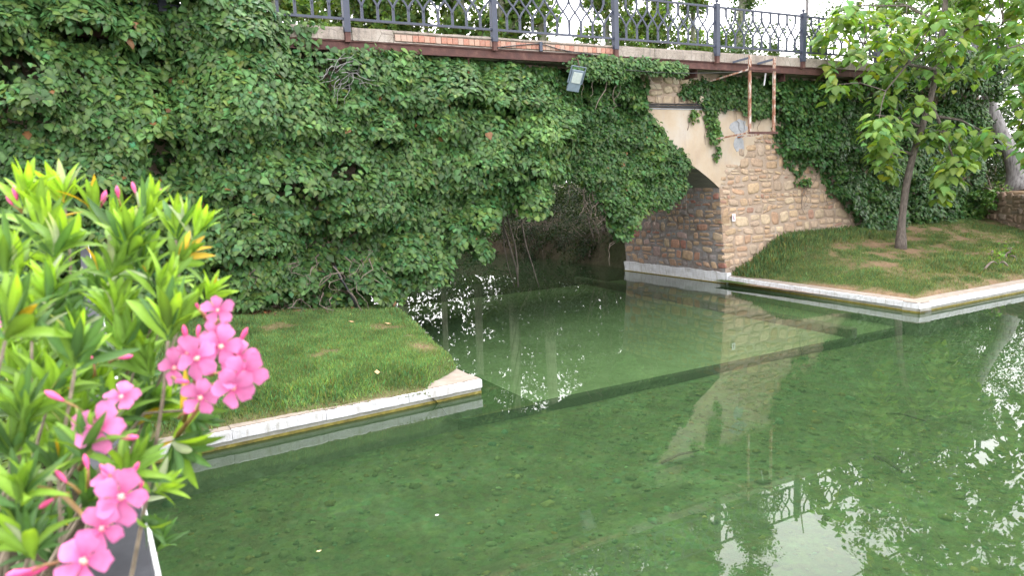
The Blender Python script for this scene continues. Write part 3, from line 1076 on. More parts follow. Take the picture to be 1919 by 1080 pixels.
# ------------------------------------------------------------------ ivy
def ivy(name, label, poly, y0, n, size, nclump, dmax, base, seed, holes=(), dmin=.05, clump=(.35, .8), one=0, stems=30, slope=None, light=.5, inner=.3, yoff=None, group=None, back=0, backs=()):
    r = np.random.default_rng(seed)
    poly = np.asarray(poly, float)
    lo, hi = poly.min(0), poly.max(0)
    root = thing(name, (poly[:, 0].mean(), y0, max(0, lo[1])), label, 'ivy', group)

    def samp(k):
        out = np.zeros((0, 2))
        while len(out) < k:
            q = r.uniform(lo, hi, (k * 2, 2))
            out = np.concatenate([out, q[inpoly(q[:, 0], q[:, 1], poly)]])
        return out[:k]
    cc = samp(nclump)
    cr = r.uniform(clump[0], clump[1], nclump); ch = cr * r.uniform(.75, 1.35, nclump); ca = r.uniform(.45, 1, nclump) * dmax

    def depth(u, v):
        d = np.full(len(u), 0.0)
        wob = .25 * (vnoise(u * 2.2, v * 2.2, seed) - .5)
        for i in range(nclump):
            ix = np.nonzero((np.abs(u - cc[i, 0]) < cr[i] * 1.15) & (np.abs(v - cc[i, 1]) < ch[i]))[0]
            if len(ix) == 0: continue
            a = (u[ix] - cc[i, 0]) / cr[i] + wob[ix]; bb = (v[ix] - cc[i, 1]) / ch[i]
            m_ = np.sqrt(np.maximum(1 - a * a, 0))
            up = np.clip((1 - bb) / 1.6, 0, 1) ** .75
            dn = np.sqrt(np.clip((bb + 1) / .4, 0, 1))
            d[ix] = np.maximum(d[ix], ca[i] * m_ * np.where(bb > -.6, up, dn))
        return d + .12 * dmax * fbm(u * 3, v * 3, seed + 3)
    q = samp(n)
    # ragged border
    q = q + r.normal(0, .05, q.shape)
    u, v = q[:, 0], q[:, 1]
    d = depth(u, v); e = .04
    yf = (lambda a, b: 0 * a) if yoff is None else yoff
    du = (depth(u + e, v) + yf(u + e, v) - d - yf(u, v)) / e; dv = (depth(u, v + e) + yf(u, v + e) - d - yf(u, v)) / e
    inn = r.uniform(0, 1, n) < inner
    keep = (d > dmin + .02) | (r.uniform(0, 1, n) < .35)
    keep &= ~((dv > 1.6) & (r.uniform(0, 1, n) < .85))
    for (hx, hz, rx, rz, s) in holes:
        h = ((u - hx) / rx) ** 2 + ((v - hz) / rz) ** 2 + .9 * (vnoise(u * 5, v * 5, seed + 9) - .5) < 1
        keep &= ~(h & (r.uniform(0, 1, n) < s))
    dd = np.where(inn, d * r.uniform(.2, .95, n), d + r.normal(0, .03, n))
    yo = 0 if yoff is None else yoff(u, v)
    P = np.stack([u, y0 - dmin - dd - yo, v], 1)
    N = nrm(np.stack([-du, -np.ones(n), -dv], 1))
    N = N * .7 + np.array([0, -.15, .45]) + r.normal(0, .32, (n, 3))
    T = np.array([0, -.25, -1.0]) + r.normal(0, .38, (n, 3))
    c = cols(n, base, .27, .17, r)
    # paler, yellower leaves on the proud tops
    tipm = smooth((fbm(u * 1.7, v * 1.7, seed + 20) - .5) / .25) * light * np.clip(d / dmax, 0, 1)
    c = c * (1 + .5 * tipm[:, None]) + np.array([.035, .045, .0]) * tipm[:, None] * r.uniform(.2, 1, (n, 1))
    od = r.uniform(0, 1, n) < .0016
    c[od] = np.array([.17, .085, .035])
    sz = size * np.clip(np.exp(r.normal(-.04, .3, n)), .45, 1.6)
    P, N, T, c, sz, inn = P[keep], N[keep], T[keep], c[keep], sz[keep], inn[keep]
    # the largest and nearest leaves come first
    dist = np.linalg.norm(P - CAM_LOC, axis=1)
    order = np.argsort(dist / sz + inn * 1e4)
    if one:
        k3 = order[:one]; rest = np.setdiff1d(np.arange(len(P)), k3)
        ix = np.concatenate([k3, rest])
        P, N, T, c, sz = P[ix], N[ix], T[ix], c[ix], sz[ix]
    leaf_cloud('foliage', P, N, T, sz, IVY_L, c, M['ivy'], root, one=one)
    if back:
        q = samp(back); d = depth(q[:, 0], q[:, 1]); k = len(q)
        yo = 0 if yoff is None else yoff(q[:, 0], q[:, 1])
        P = np.stack([q[:, 0], y0 - dmin * r.uniform(.3, 1, k) - d * r.uniform(0, .25, k) - yo * r.uniform(.6, 1, k), q[:, 1]], 1)
        leaf_cloud('inner_foliage', P, np.array([0, -1, .3]) + r.normal(0, .5, (k, 3)), np.array([0, -.2, -1]) + r.normal(0, .5, (k, 3)), size * r.uniform(.8, 1.4, k), IVY_L, cols(k, np.asarray(base) * .9, .2, .14, r), M['ivy'], root)
    for (bp2, nb2, of) in backs:
        bp2 = np.asarray(bp2, float); q = r.uniform(bp2.min(0), bp2.max(0), (nb2 * 2, 2)); q = q[inpoly(q[:, 0], q[:, 1], bp2)][:nb2]; k = len(q)
        P = np.stack([q[:, 0], y0 - of * r.uniform(.3, 1.0, k), q[:, 1]], 1)
        leaf_cloud('inner_foliage', P, np.array([0, -1, .3]) + r.normal(0, .4, (k, 3)), np.array([0, -.2, -1]) + r.normal(0, .4, (k, 3)), size * r.uniform(.9, 1.4, k), IVY_L, cols(k, np.asarray(base) * .9, .2, .14, r), M['ivy'], root)
    # stems on the wall
    m = MB()
    if stems:
        s = samp(stems)
        X = s[:, :1] + np.cumsum(r.normal(0, .07, (stems, 8)), 1); Z = s[:, 1:] - np.cumsum(r.uniform(.05, .16, (stems, 8)), 1)
        Dq = depth(X.ravel(), Z.ravel()).reshape(stems, 8)
        for k in range(stems):
            m.tube(np.stack([X[k], y0 - dmin - Dq[k] * .45, Z[k]], 1), np.linspace(.014, .006, 8) * r.uniform(.6, 1.4), 4)
        m.build('stem', M['twig'], root)['kind'] = 'stuff'
    return root


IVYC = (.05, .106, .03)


def left_bulge(u, v):
    """big rounded masses of the left ivy, overhanging its foot and the deck edge"""
    b = .45 * smooth((v - 4.7) / .6) * smooth((1.2 - u) / 1.5)
    for (cx, cz, rx, rz, a) in ((-1.75, 4.6, 1.35, 2.4, .62), (-2.2, 2.3, 1.3, 1.1, .4), (-4.7, 5.0, 1.5, 2.4, .75), (-5.0, 2.6, 1.7, 1.2, .5), (-7.6, 4.6, 1.6, 2.6, .7), (.4, 3.6, 1.2, 1.5, .3), (2.3, 4.2, 1.3, 1.2, .3), (1.4, 1.9, .9, .9, .25), (4.1, 3.9, .9, 1.0, .25)):
        q = ((u - cx) / rx) ** 2 + ((v - cz) / rz) ** 2
        b = np.maximum(b, a * np.sqrt(np.clip(1 - q, 0, 1)))
    return b


LEFT = [(-8.5, .9), (-8.5, 8.2), (-2.6, 8.0), (-2.0, 6.9), (-1.7, 6.25), (-1.0, 6.1), (-.45, 5.9), (-.62, 5.52), (.2, 5.5), (.5, 5.58), (1.2, 5.62), (2.2, 5.62), (3.4, 5.52), (3.9, 5.45), (4.2, 5.05), (4.75, 4.75), (5.15, 4.5),
        (5.1, 4.0), (4.85, 3.2), (4.5, 2.6), (4.1, 2.25), (3.65, 2.15), (3.55, 2.7), (3.35, 3.0), (3.2, 2.4), (2.95, 2.25), (2.75, 1.75), (2.9, 1.5), (2.65, 1.3), (2.3, 1.75), (2.0, 1.6), (1.8, 1.1), (1.4, .95), (1.1, .95), (.6, .6), (.3, .68), (.1, .95), (-.15, 1.15), (-.3, 1.3), (-1.0, 1.15), (-1.7, 1.05), (-2.3, .95)]
ivy('ivy', 'broad thick ivy mass covering the left wall and spilling over the lawn', LEFT, .6, 70000, .104, 130, .9, IVYC, 101, light=.95, clump=(.4, .95),
    holes=[(-1.4, 3.0, .3, .14, .95), (-3.4, 3.6, .22, .3, .95), (-3.6, 2.75, .35, .22, .9), (-.2, 3.3, .35, .2, .9), (-.25, 5.1, .35, .35, .85), (3.2, 4.3, .25, .3, .6), (2.3, 4.9, .4, .2, .6), (3.5, 3.5, .2, .5, .6), (-5.2, 4.9, .4, .25, .9), (-4.4, 3.0, .4, .2, .8), (1.0, 4.2, .2, .2, .6)],
    one=300, stems=150, dmin=.12, inner=.2, back=9000, backs=[([(.2, .9), (.2, 5.3), (5.1, 5.3), (5.0, 3.9), (4.4, 2.6), (3.5, 2.4), (2.6, 1.7), (1.8, 1.2)], 13000, .35), ([(-8.5, 5.3), (-8.5, 8.2), (-2.6, 8.0), (-2.0, 6.9), (-1.7, 6.25), (-1.5, 5.3)], 9000, .5)], yoff=left_bulge)
ARCHIVY = [(3.8, 5.42), (7.75, 5.35), (7.55, 4.9), (7.65, 4.4), (7.95, 4.1), (8.1, 3.87), (8.5, 3.6), (8.8, 3.34), (8.75, 3.0), (8.95, 2.66), (8.45, 2.5), (8.0, 2.23), (7.5, 2.2), (7.05, 1.95), (6.9, 1.55), (6.55, 1.45), (6.3, 2.0), (6.0, 2.6), (5.5, 2.9), (5.1, 3.0), (4.6, 3.8)]
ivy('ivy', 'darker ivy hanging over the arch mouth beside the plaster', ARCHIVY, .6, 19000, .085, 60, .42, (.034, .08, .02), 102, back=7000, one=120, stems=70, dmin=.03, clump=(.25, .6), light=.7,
    holes=[(5.6, 4.75, .12, .12, .9), (6.3, 4.5, .1, .1, .9), (5.3, 4.9, .5, .1, .6)])
RIGHTIVY = [(11.6, 5.5), (11.9, 4.7), (12.0, 4.0), (12.25, 3.5), (12.5, 3.2), (13.05, 2.75), (13.2, 2.9), (13.5, 3.15), (13.9, 2.9), (14.3, 2.3), (14.8, 2.1), (15.1, 1.75), (15.4, 1.6), (15.6, 1.05), (22.4, 1.2), (22.4, 6.6), (18, 6.3), (16.2, 5.9), (15.2, 5.45), (13.5, 5.45)]
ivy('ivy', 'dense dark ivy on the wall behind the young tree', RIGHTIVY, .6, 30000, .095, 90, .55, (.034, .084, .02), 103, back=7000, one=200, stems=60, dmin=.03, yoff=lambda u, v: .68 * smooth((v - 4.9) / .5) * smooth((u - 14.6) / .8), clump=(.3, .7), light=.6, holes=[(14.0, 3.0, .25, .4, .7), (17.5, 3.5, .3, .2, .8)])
ivy('ivy', 'fringe of ivy along the rusty beam right of the floodlight', [(4.9, 5.45), (5.3, 5.68), (8.0, 5.62), (8.35, 5.5), (8.2, 5.36), (7, 5.4), (6.3, 5.15), (5.6, 5.2), (5.1, 5.25)], .02, 3600, .075, 26, .16, (.045, .1, .026), 104, clump=(.15, .3), stems=6, dmin=.02, light=.9)
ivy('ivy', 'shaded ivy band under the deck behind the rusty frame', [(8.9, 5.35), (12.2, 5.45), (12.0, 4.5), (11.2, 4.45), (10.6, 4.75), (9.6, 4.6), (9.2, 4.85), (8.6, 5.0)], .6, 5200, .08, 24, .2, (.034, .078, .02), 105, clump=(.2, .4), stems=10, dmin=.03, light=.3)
ivy('ivy', 'narrow ivy strand hanging down the plaster beside the grey patch', [(9.45, 4.62), (9.75, 4.62), (10.0, 4.3), (10.02, 3.95), (9.85, 3.75), (9.65, 3.8), (9.6, 4.2)], .58, 520, .075, 10, .12, (.05, .11, .026), 106, clump=(.12, .22), stems=0, dmin=.02)
ivy('ivy', 'small loose ivy sprig below the narrow strand', [(9.95, 3.7), (10.05, 3.7), (10.0, 3.4), (9.85, 3.3), (9.88, 3.45)], .58, 70, .07, 4, .08, (.055, .115, .026), 107, clump=(.1, .15), stems=0, dmin=.02)
ivy('ivy', 'tiny ivy tuft at the cable ledge left of the strand', [(9.1, 4.62), (9.3, 4.6), (9.25, 4.4), (9.05, 4.3), (9.0, 4.45)], .58, 90, .07, 4, .08, (.055, .115, .026), 108, clump=(.1, .15), stems=0, dmin=.02)
ivy('ivy', 'stray ivy spray on bare stone right of the pier', [(12.9, 2.7), (13.6, 2.75), (13.5, 2.55), (13.0, 2.55)], .57, 160, .075, 6, .1, (.05, .11, .026), 109, clump=(.1, .2), stems=2, dmin=.02)

ivy('ivy', 'sparse low ivy among bare twigs at the foot of the left wall', [(-2.6, .75), (-2.6, 1.2), (-.3, 1.3), (.1, 1.0), (.3, .6), (-.6, .7)], .45, 900, .1, 14, .3, (.05, .11, .03), 110, clump=(.15, .35), stems=20, dmin=.03, light=.3)
# dead twigs and hose at the foot of the ivy wall
tw = thing('bare_vine', (-.9, .1, .6), 'tangle of bare woody vine stems at the foot of the ivy', 'vine')
r = np.random.default_rng(5)
for k in range(34):
    x, z = r.uniform(-2.3, .3), r.uniform(.95, 1.75)
    pts = []; y = r.uniform(-.35, .2)
    for j in range(7):
        pts.append((x, y, z)); x += r.normal(0, .09); z -= r.uniform(.0, .14); y += r.normal(0, .04)
    m = MB(); m.tube(pts, np.linspace(.011, .004, 7) * r.uniform(.6, 1.5), 5)
    m.build('vine_stem', M['twig'], tw)
tw = thing('dry_twigs', (-.2, -.4, 5.0), 'grey dead twigs in the ivy under the bridge deck', 'twigs')
for k in range(26):
    x, z = r.uniform(-.45, .05), r.uniform(4.85, 5.35)
    pts = []; y = r.uniform(-.42, -.1); ang = r.uniform(-3.1, .6); x += r.normal(0, .12)
    for j in range(5):
        pts.append((x, y, z)); ang += r.normal(0, .4); x += .1 * math.cos(ang); z += .1 * math.sin(ang); y += r.normal(0, .02)
    m = MB(); m.tube(pts, np.linspace(.008, .003, 5), 4); m.build('twig', M['pale_bark'], tw)
pts = [(-.55, .0, 1.5), (-.48, -.02, 1.3), (-.35, .0, 1.05), (-.22, .05, .8), (-.14, .1, .6)]
m = MB(); m.tube(pts, .022, 8); tag(m.build('hose', M['rubber'], smooth=True), 'black hose running down the wall into the lawn', 'hose')
n = 420
x = r.uniform(-2.6, .3, n); y = np.clip(.2 - np.abs(r.normal(0, .22, n)), -.7, .5)
P = np.stack([x, y, zl(x, y) + .012], 1)
o = leaf_cloud('leaf_litter', P, np.array([0, 0, 1.0]) + r.normal(0, .35, (n, 3)), r.normal(0, 1, (n, 3)), r.uniform(.05, .1, n), OVAL_L, cols(n, (.2, .1, .045), .4, .2, r), M['dry'])
tag(o, 'brown fallen leaves along the foot of the ivy wall', 'leaf litter', kind='stuff')
for (px_, py_, lb) in ((652, 602, 'single tan fallen leaf in the middle of the back lawn'), (720, 605, 'small pale fallen leaf near the water edge of the lawn'), (706, 693, 'tan dead leaf on the worn right corner of the lawn')):
    v_ = at(px_, py_, 1) - CAM_LOC
    tt = 8.0
    for _ in range(30):
        p = CAM_LOC + v_ * tt
        tt += (p[2] - zl(np.array([p[0]]), np.array([p[1]]))[0] - .05) / max(.05, -v_[2])
    o = leaf_cloud('fallen_leaf', np.array([p]), np.array([[.1, -.2, 1]]), r.normal(0, 1, (1, 3)) * [1, 1, .1], np.array([.13]), OVAL_L, np.array([[.45, .3, .15]]), M['dry'], kind=None)
    tag(o, lb, 'leaf')

# ------------------------------------------------------------------ floodlight
fl = thing('floodlight', (5.02, -.12, 5.1), 'grey floodlight hanging from the bridge edge in front of ivy', 'floodlight')
RM = Matrix.Translation((5.02, -.16, 5.11)) @ Matrix.Rotation(math.radians(-6), 4, 'Z') @ Matrix.Rotation(math.radians(24), 4, 'X') @ Matrix.Rotation(math.radians(7), 4, 'Y')


def flpart(name, mb, mat, parent, bevel=0):
    v_ = [tuple(RM @ Vector(q)) for q in mb.v]
    o = mesh_obj(name, v_, mb.f, mat, parent)
    if bevel:
        md = o.modifiers.new('bevel', 'BEVEL'); md.width = bevel; md.segments = 2
    return o


m = MB(); m.box(-.15, .15, -.03, .03, -.25, .22)
hs_ = flpart('housing', m, M['housing'], fl, .012)
m = MB(); m.box(-.112, .112, -.042, -.028, -.06, .175)
flpart('lens', m, M['lampglass'], hs_, .006)
m = MB()
for i in range(6): m.box(-.13 + i * .05, -.11 + i * .05, .03, .06, -.2, .2)
flpart('cooling_fin', m, M['housing'], hs_)
m = MB(); m.box(-.185, -.17, -.015, .015, -.06, .29); m.box(.17, .185, -.015, .015, -.06, .29); m.box(-.185, .185, -.015, .015, .29, .305); m.box(-.19, -.15, -.012, .012, -.07, -.045); m.box(.15, .19, -.012, .012, -.07, -.045)
flpart('bracket', m, M['housing'], fl)
q = RM @ Vector((0, 0, .3))
m = MB(); m.tube([tuple(q), (q.x, q.y + .05, 5.54), (q.x, .05, 5.56)], .012, 6)
m.build('hanger', M['rust'], fl)

# ------------------------------------------------------------------ rusty frame
fy = -.3
fr_ = thing('rusty_frame', (10.6, fy, 3.94), 'rusty rectangular steel frame hung off the bridge edge over the pier', 'frame')
xa, xb = 10.2, 11.07
for x in (xa, xb):
    m = MB(); m.box(x - .033, x + .033, fy - .03, fy + .03, 3.93, 5.86 if x == xa else 5.83); m.build('upright', M['peeling'], fr_, bevel=.004)
    m = MB(); m.beam((x, fy, 5.8), (x - .28, .0, 5.72), .03, .05); m.build('tie', M['iron'], fr_)
m = MB(); m.box(xa - .06, xb + .12, fy - .062, fy - .031, 5.5, 5.56); m.build('crossbar', M['rust'], fr_)
m = MB(); m.box(xa - .06, xb + .1, fy - .062, fy - .031, 3.92, 3.98); m.build('crossbar', M['rust'], fr_)
m = MB(); m.beam((xa, fy, 3.96), (9.75, .58, 3.84), .04, .04); m.build('wall_strut', M['peeling'], fr_)
m = MB(); m.beam((xb, fy, 3.96), (10.7, .58, 3.9), .04, .04); m.build('wall_strut', M['peeling'], fr_)
m = MB(); m.beam((xa, fy, 5.52), (9.6, .58, 5.3), .05, .04); m.build('wall_strut', M['peeling'], fr_)
m = MB(); m.beam((10.78, -.28, 5.44), (10.74, -.27, 5.14), .05, .012); m.build('hanging_strip', M['white'], fr_)

# cables and wires
cb = thing('cable_bundle', (7, .55, 4.66), 'bundle of black cables on the ledge above the plaster', 'cables')
for k, (zz, yy) in enumerate(((4.655, .54), (4.69, .545), (4.725, .55))):
    pts = [(x, yy + .006 * math.sin(x * 3 + k), zz + .012 * math.sin(x * 1.1 + k * 2)) for x in np.linspace(6.7, 11.5, 24)]
    m = MB(); m.tube(pts, .017, 6); m.build('cable', M['rubber'], cb, True)
pts = [(x, -.12 - .18 * (x - 5.3) / 4.9, 5.44 - .1 * math.sin(math.pi * (x - 5.3) / 4.9) + .03 * (x - 5.3) / 4.9) for x in np.linspace(5.3, 10.2, 24)]
m = MB(); m.tube(pts, .007, 5)
tag(m.build('wire', M['rubber']), 'thin grey wire slung from the floodlight to the rusty frame', 'wire')
pts = [(3.15, -.09, 5.72), (3.4, -.04, 5.76), (3.9, -.03, 5.83), (4.2, -.035, 5.86), (4.35, -.035, 5.84), (4.7, -.03, 5.77), (5.2, -.03, 5.72), (5.6, -.03, 5.70)]
m = MB(); m.tube(pts, .012, 5)
tag(m.build('wire', M['rubber']), 'black wire looping over the brick course of the deck edge', 'wire')
m = MB(); m.box(4.2, 4.27, -.06, -.025, 5.7, 5.9)
tag(m.build('conduit_clamp', M['iron'], bevel=.004), 'short dark conduit post clamped to the brick course', 'conduit')

# small white marker plate on the pier
mk = thing('marker_plate', (10.52, .53, 1.77), 'small white plate with a purple corner mark on the pier stones', 'plate')
m = MB(); m.box(10.46, 10.59, .535, .55, 1.67, 1.88); m.build('plate', M['white'], mk, bevel=.006)
t = NT('purple_paint'); M['purple'] = t.pbr(t.ramp(t.noise(30, 3), [(.3, (.28, .05, .13)), (.7, (.36, .1, .2))]), .8)
m = MB(); m.box(10.5, 10.515, .529, .536, 1.73, 1.82); m.box(10.5, 10.555, .529, .536, 1.73, 1.745); m.build('mark', M['purple'], mk)

# ------------------------------------------------------------------ terrace wall with dark coping
tw_ = thing('terrace_wall', (-4.5, -7, 0), 'low terrace wall with narrow dark grey coping under the oleander', 'wall')
pa, pb = np.array([-4.385, -15.5]), np.array([-4.606, .45])
dd = (pb - pa) / np.linalg.norm(pb - pa); nn = np.array([dd[1], -dd[0]])


def strip(o0, o1, z0, z1):
    m = MB()
    A = pa - nn * o0; B = pb - nn * o0; C = pb - nn * o1; D_ = pa - nn * o1
    m.v = [(*A, z0), (*B, z0), (*C, z0), (*D_, z0), (*A, z1), (*B, z1), (*C, z1), (*D_, z1)]
    m.f = [(0, 1, 2, 3), (7, 6, 5, 4), (0, 4, 5, 1), (1, 5, 6, 2), (2, 6, 7, 3), (3, 7, 4, 0)]
    return m


strip(.012, .1, -.7, 2.21).build('wall', M['wet'], tw_)
strip(.002, .104, 2.21, 2.25).build('coping', M['coping'], tw_, bevel=.004)
strip(-.008, .002, 2.215, 2.246).build('edge_glint', M['white'], tw_, bevel=.002)  # white strip painted in for the coping's rounded edge catching the sky
grid_obj('terrace', np.concatenate([arange(-60, -12, 4), arange(-10, -4.46, .24)]), arange(-40, .7, .5), lambda x, y: 1.35 + .1 * fbm(x, y, 3), M['earth'])
grid_obj('terrace_bank', arange(-16, -4.7, .5), arange(.2, .7, .1), lambda x, y: 1.4 + .0 * x, M['earth'])


# ------------------------------------------------------------------ vegetation builders
def bush(name, label, cat, blobs, n, size, tmpl, base, mat, seed, stems=6, root_z=0.0, droop=.3, group=None, one=0, shell=.55):
    """blobs: (x, y, z, rx, ry, rz) mounds of foliage of one plant"""
    r = np.random.default_rng(seed)
    B = np.asarray(blobs, float)
    root = thing(name, (B[:, 0].mean(), B[:, 1].mean(), root_z), label, cat, group)
    w = B[:, 3] * B[:, 4] * B[:, 5]; w = w ** .67; w /= w.sum()
    # twig clumps inside every mound
    nc = max(12, n // 55)
    bi = r.choice(len(B), nc, p=w)
    dirs = nrm(r.normal(0, 1, (nc, 3)))
    rad = r.uniform(shell, 1.05, (nc, 1)) ** .6
    C = B[bi, :3] + dirs * B[bi, 3:] * rad
    ci = r.integers(0, nc, n)
    P = C[ci] + r.normal(0, 1, (n, 3)) * np.array([.16, .16, .11]) * (B[bi[ci], 3:].mean(1, keepdims=True) * .7 + .15)
    N = dirs[ci] * .5 + np.array([0, 0, .55]) + r.normal(0, .5, (n, 3))
    T = dirs[ci] * .6 + np.array([0, 0, -droop]) + r.normal(0, .5, (n, 3))
    c = cols(n, base, .22, .14, r) * (1 + .35 * (r.uniform(-1, 1, nc)[ci])[:, None])
    if one:
        o_ = np.argsort(np.linalg.norm(P - CAM_LOC, axis=1)); P, N, T, c = P[o_], N[o_], T[o_], c[o_]
    leaf_cloud('foliage', P, N, T, size * r.uniform(.6, 1.3, n), tmpl, c, mat, root, one=one)
    for k in range(stems):
        e = C[r.integers(0, nc)]
        s0 = np.array([B[:, 0].mean() + r.normal(0, .2), B[:, 1].mean() + r.normal(0, .15), root_z - .05])
        mid = (s0 + e) / 2 + r.normal(0, .15, 3) + [0, 0, .2]
        tt = np.linspace(0, 1, 7)[:, None]
        pts = (1 - tt) ** 2 * s0 + 2 * tt * (1 - tt) * mid + tt ** 2 * e
        m = MB(); m.tube(pts, np.linspace(.035, .01, 7), 5); m.build('branch', M['twig'], root, True)
    return root


def poplar(x, y, z0, h, rad, tr, n, label, seed, base=(.1, .165, .045), first=.25, lean=(0, 0), size=.17, ivyclad=False, group='poplars behind the bridge'):
    r = np.random.default_rng(seed)
    root = thing('poplar_tree', (x, y, z0), label, 'tree', group)
    tt = np.linspace(0, 1, 12)
    tx = x + lean[0] * tt + .12 * np.sin(tt * 5 + seed); ty = y + lean[1] * tt
    m = MB(); m.tube(np.stack([tx, ty, z0 - .2 + h * .95 * tt], 1), tr * (1 - .88 * tt), 9)
    m.build('trunk', M['poplar_bark'], root, True)
    nb = 60
    P = []; D = []; limb = MB()
    hb = first + (1 - first) * r.uniform(0, 1, nb) ** .9
    for k in range(nb):
        a = r.uniform(0, 6.283); L = rad * r.uniform(.5, 1.15) * (1.15 - .75 * hb[k])
        p0 = np.array([np.interp(hb[k], tt, tx), np.interp(hb[k], tt, ty), z0 + h * .9 * hb[k]])
        p1 = p0 + np.array([math.cos(a) * L, math.sin(a) * L, L * r.uniform(.7, 1.8)])
        limb.tube([p0, (p0 + p1) / 2 + [0, 0, -.1 * L], p1], [tr * .16, tr * .1, .008], 4)
        q = n // nb
        s = r.uniform(.2, 1.05, (q, 1))
        # several leaf tufts on each limb
        kt = 6; tu = r.uniform(.25, 1.05, (kt, 1)); tc = p0 + (p1 - p0) * tu + r.normal(0, .28, (kt, 3)) * rad * .45
        P.append(tc[r.integers(0, kt, q)] + r.normal(0, .2, (q, 3)) * [1, 1, 1.2]); D.append(np.tile(nrm(p1 - p0), (q, 1)))
    limb.build('limb', M['poplar_bark'], root)['kind'] = 'stuff'
    if ivyclad:
        q = 3000; hh = r.uniform(0, .62, q); a = r.uniform(0, 6.283, q); rr = tr * 1.3 + np.abs(r.normal(0, .16, q))
        P.append(np.stack([np.interp(hh, tt, tx) + rr * np.cos(a), np.interp(hh, tt, ty) + rr * np.sin(a), z0 + h * .95 * hh], 1)); D.append(np.tile([0, 0, -1.0], (q, 1)))
    P = np.concatenate(P); D = np.concatenate(D); k = len(P)
    leaf_cloud('crown', P, np.array([0, 0, .5]) + r.normal(0, .7, (k, 3)), D + np.array([0, 0, -.5]) + r.normal(0, .6, (k, 3)), size * r.uniform(.6, 1.3, k), QUAD_L, cols(k, base, .25, .15, r), M['leaf'], root)
    return root


# poplars in the wood behind the bridge: photo column of the trunk, distance behind the deck edge
for k, (px_, yy, h, rad, tr, n, lab) in enumerate((
        (520, 13, 19, 2.2, .2, 8000, 'leafy grey green poplar above the ivy left of the first post'),
        (640, 22, 21, 2.3, .22, 8000, 'pale poplar behind the railing post nearest the ivy'),
        (720, 15, 18, 1.9, .17, 7000, 'light green poplar behind the broken concrete edge'),
        (801, 17, 20, 1.7, .14, 5200, 'slim poplar behind the left end of the brick course'),
        (872, 15, 20, 1.7, .18, 5000, 'poplar standing left of the second railing post'),
        (945, 13, 21, 1.7, .22, 5000, 'poplar with bare pale trunk just right of the second railing post'),
        (1015, 12.5, 21, 1.8, .26, 5200, 'stout pale poplar trunk above the floodlight'),
        (1135, 21, 22, 2.1, .19, 7000, 'poplar right behind the middle railing post'),
        (1225, 25, 22, 2.2, .22, 8000, 'poplar behind the railing panel right of the middle post'),
        (1300, 20, 20, 2.0, .2, 8000, 'dense poplar left of the ivy clad leaning trunk'))):
    p = aty(px_, 60, yy)
    poplar(p[0], yy, 1.6, h * 1.4, rad * 1.15, tr, int(n * 4.2), lab, 200 + k, first=.14 if k < 3 else .17, size=.235)
p = aty(1368, 80, 15)
poplar(p[0], 15, 1.7, 24, 2.0, .28, 20000, 'dark leaning poplar with ivy clad trunk behind the railing', 230, (.06, .11, .03), .45, (2.0, 0), .16, True)
for k, (px_, yy, h, rad, lab) in enumerate(((1452, 40, 14.5, 1.5, 'small distant poplar left of the railing post with bare twig'), (1482, 44, 13.5, 1.4, 'distant dark sapling just left of the bare thin trunk'), (1560, 40, 10.5, 2.4, 'distant poplar behind the catalpa leaves'), (1650, 34, 10, 2.6, 'distant bushy poplar hidden behind the young catalpa'))):
    p = aty(px_, 40, yy)
    poplar(p[0], yy, 2.0, h, rad, .16, 10000, lab, 240 + k, (.06, .11, .035), .15, size=.17)
for k, (x, y, h, lab) in enumerate(((-7, 16, 19, 'tall poplar beyond the ivy at the far left'), (-12, 10, 17, 'broad poplar beyond the upper left ivy'))):
    poplar(x, y, 1.6, h, 2.6, .25, 16000, lab, 250 + k, (.06, .115, .032))
# dead thin trunk beside the post
p = aty(1503, 60, 9)
dt = thing('dead_tree', (p[0], 9, 1.5), 'thin bare grey trunk rising behind the railing post near the frame', 'tree')
m = MB(); m.tube([(p[0], 9, 1.4), (p[0] + .1, 9, 5), (p[0] + .02, 9, 8), (p[0] + .3, 9, 9.6), (p[0] + .35, 9, 11.5), (p[0] + .3, 9, 13), (p[0] + .6, 9, 14.5)], [.11, .1, .085, .07, .06, .05, .02], 8)
m.build('trunk', M['pale_bark'], dt, True)
r = np.random.default_rng(77)
m = MB()
for k in range(18):
    z = r.uniform(8, 14); a = r.choice([-1, 1]); q = np.array([p[0] + .25, 9, z])
    e = q + [a * r.uniform(.3, 1.0), r.normal(0, .3), r.uniform(-.6, .3)]
    m.tube([q, (q + e) / 2 + [0, 0, .1], e], [.015, .01, .004], 4)
m.build('twig', M['twig'], dt)['kind'] = 'stuff'

# bushes of the bank seen through the arch
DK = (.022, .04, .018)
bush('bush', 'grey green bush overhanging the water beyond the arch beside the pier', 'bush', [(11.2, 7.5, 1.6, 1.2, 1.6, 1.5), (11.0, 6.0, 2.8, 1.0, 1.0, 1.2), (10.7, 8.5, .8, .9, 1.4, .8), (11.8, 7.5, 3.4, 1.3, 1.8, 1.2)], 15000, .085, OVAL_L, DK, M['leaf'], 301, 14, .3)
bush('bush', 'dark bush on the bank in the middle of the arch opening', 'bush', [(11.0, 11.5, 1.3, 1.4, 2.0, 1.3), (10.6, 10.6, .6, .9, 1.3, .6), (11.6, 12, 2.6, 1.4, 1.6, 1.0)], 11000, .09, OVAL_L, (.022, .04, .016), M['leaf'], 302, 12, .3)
bush('bush', 'far bush below the hanging ivy tips at the bend', 'bush', [(10.2, 16.5, 1.2, 2.0, 2.0, 1.4), (8.8, 18.5, 1.0, 2.2, 1.6, 1.2), (12.5, 16, 2.0, 2.2, 2.4, 1.6)], 11000, .1, OVAL_L, (.026, .044, .017), M['leaf'], 303, 10, .3)
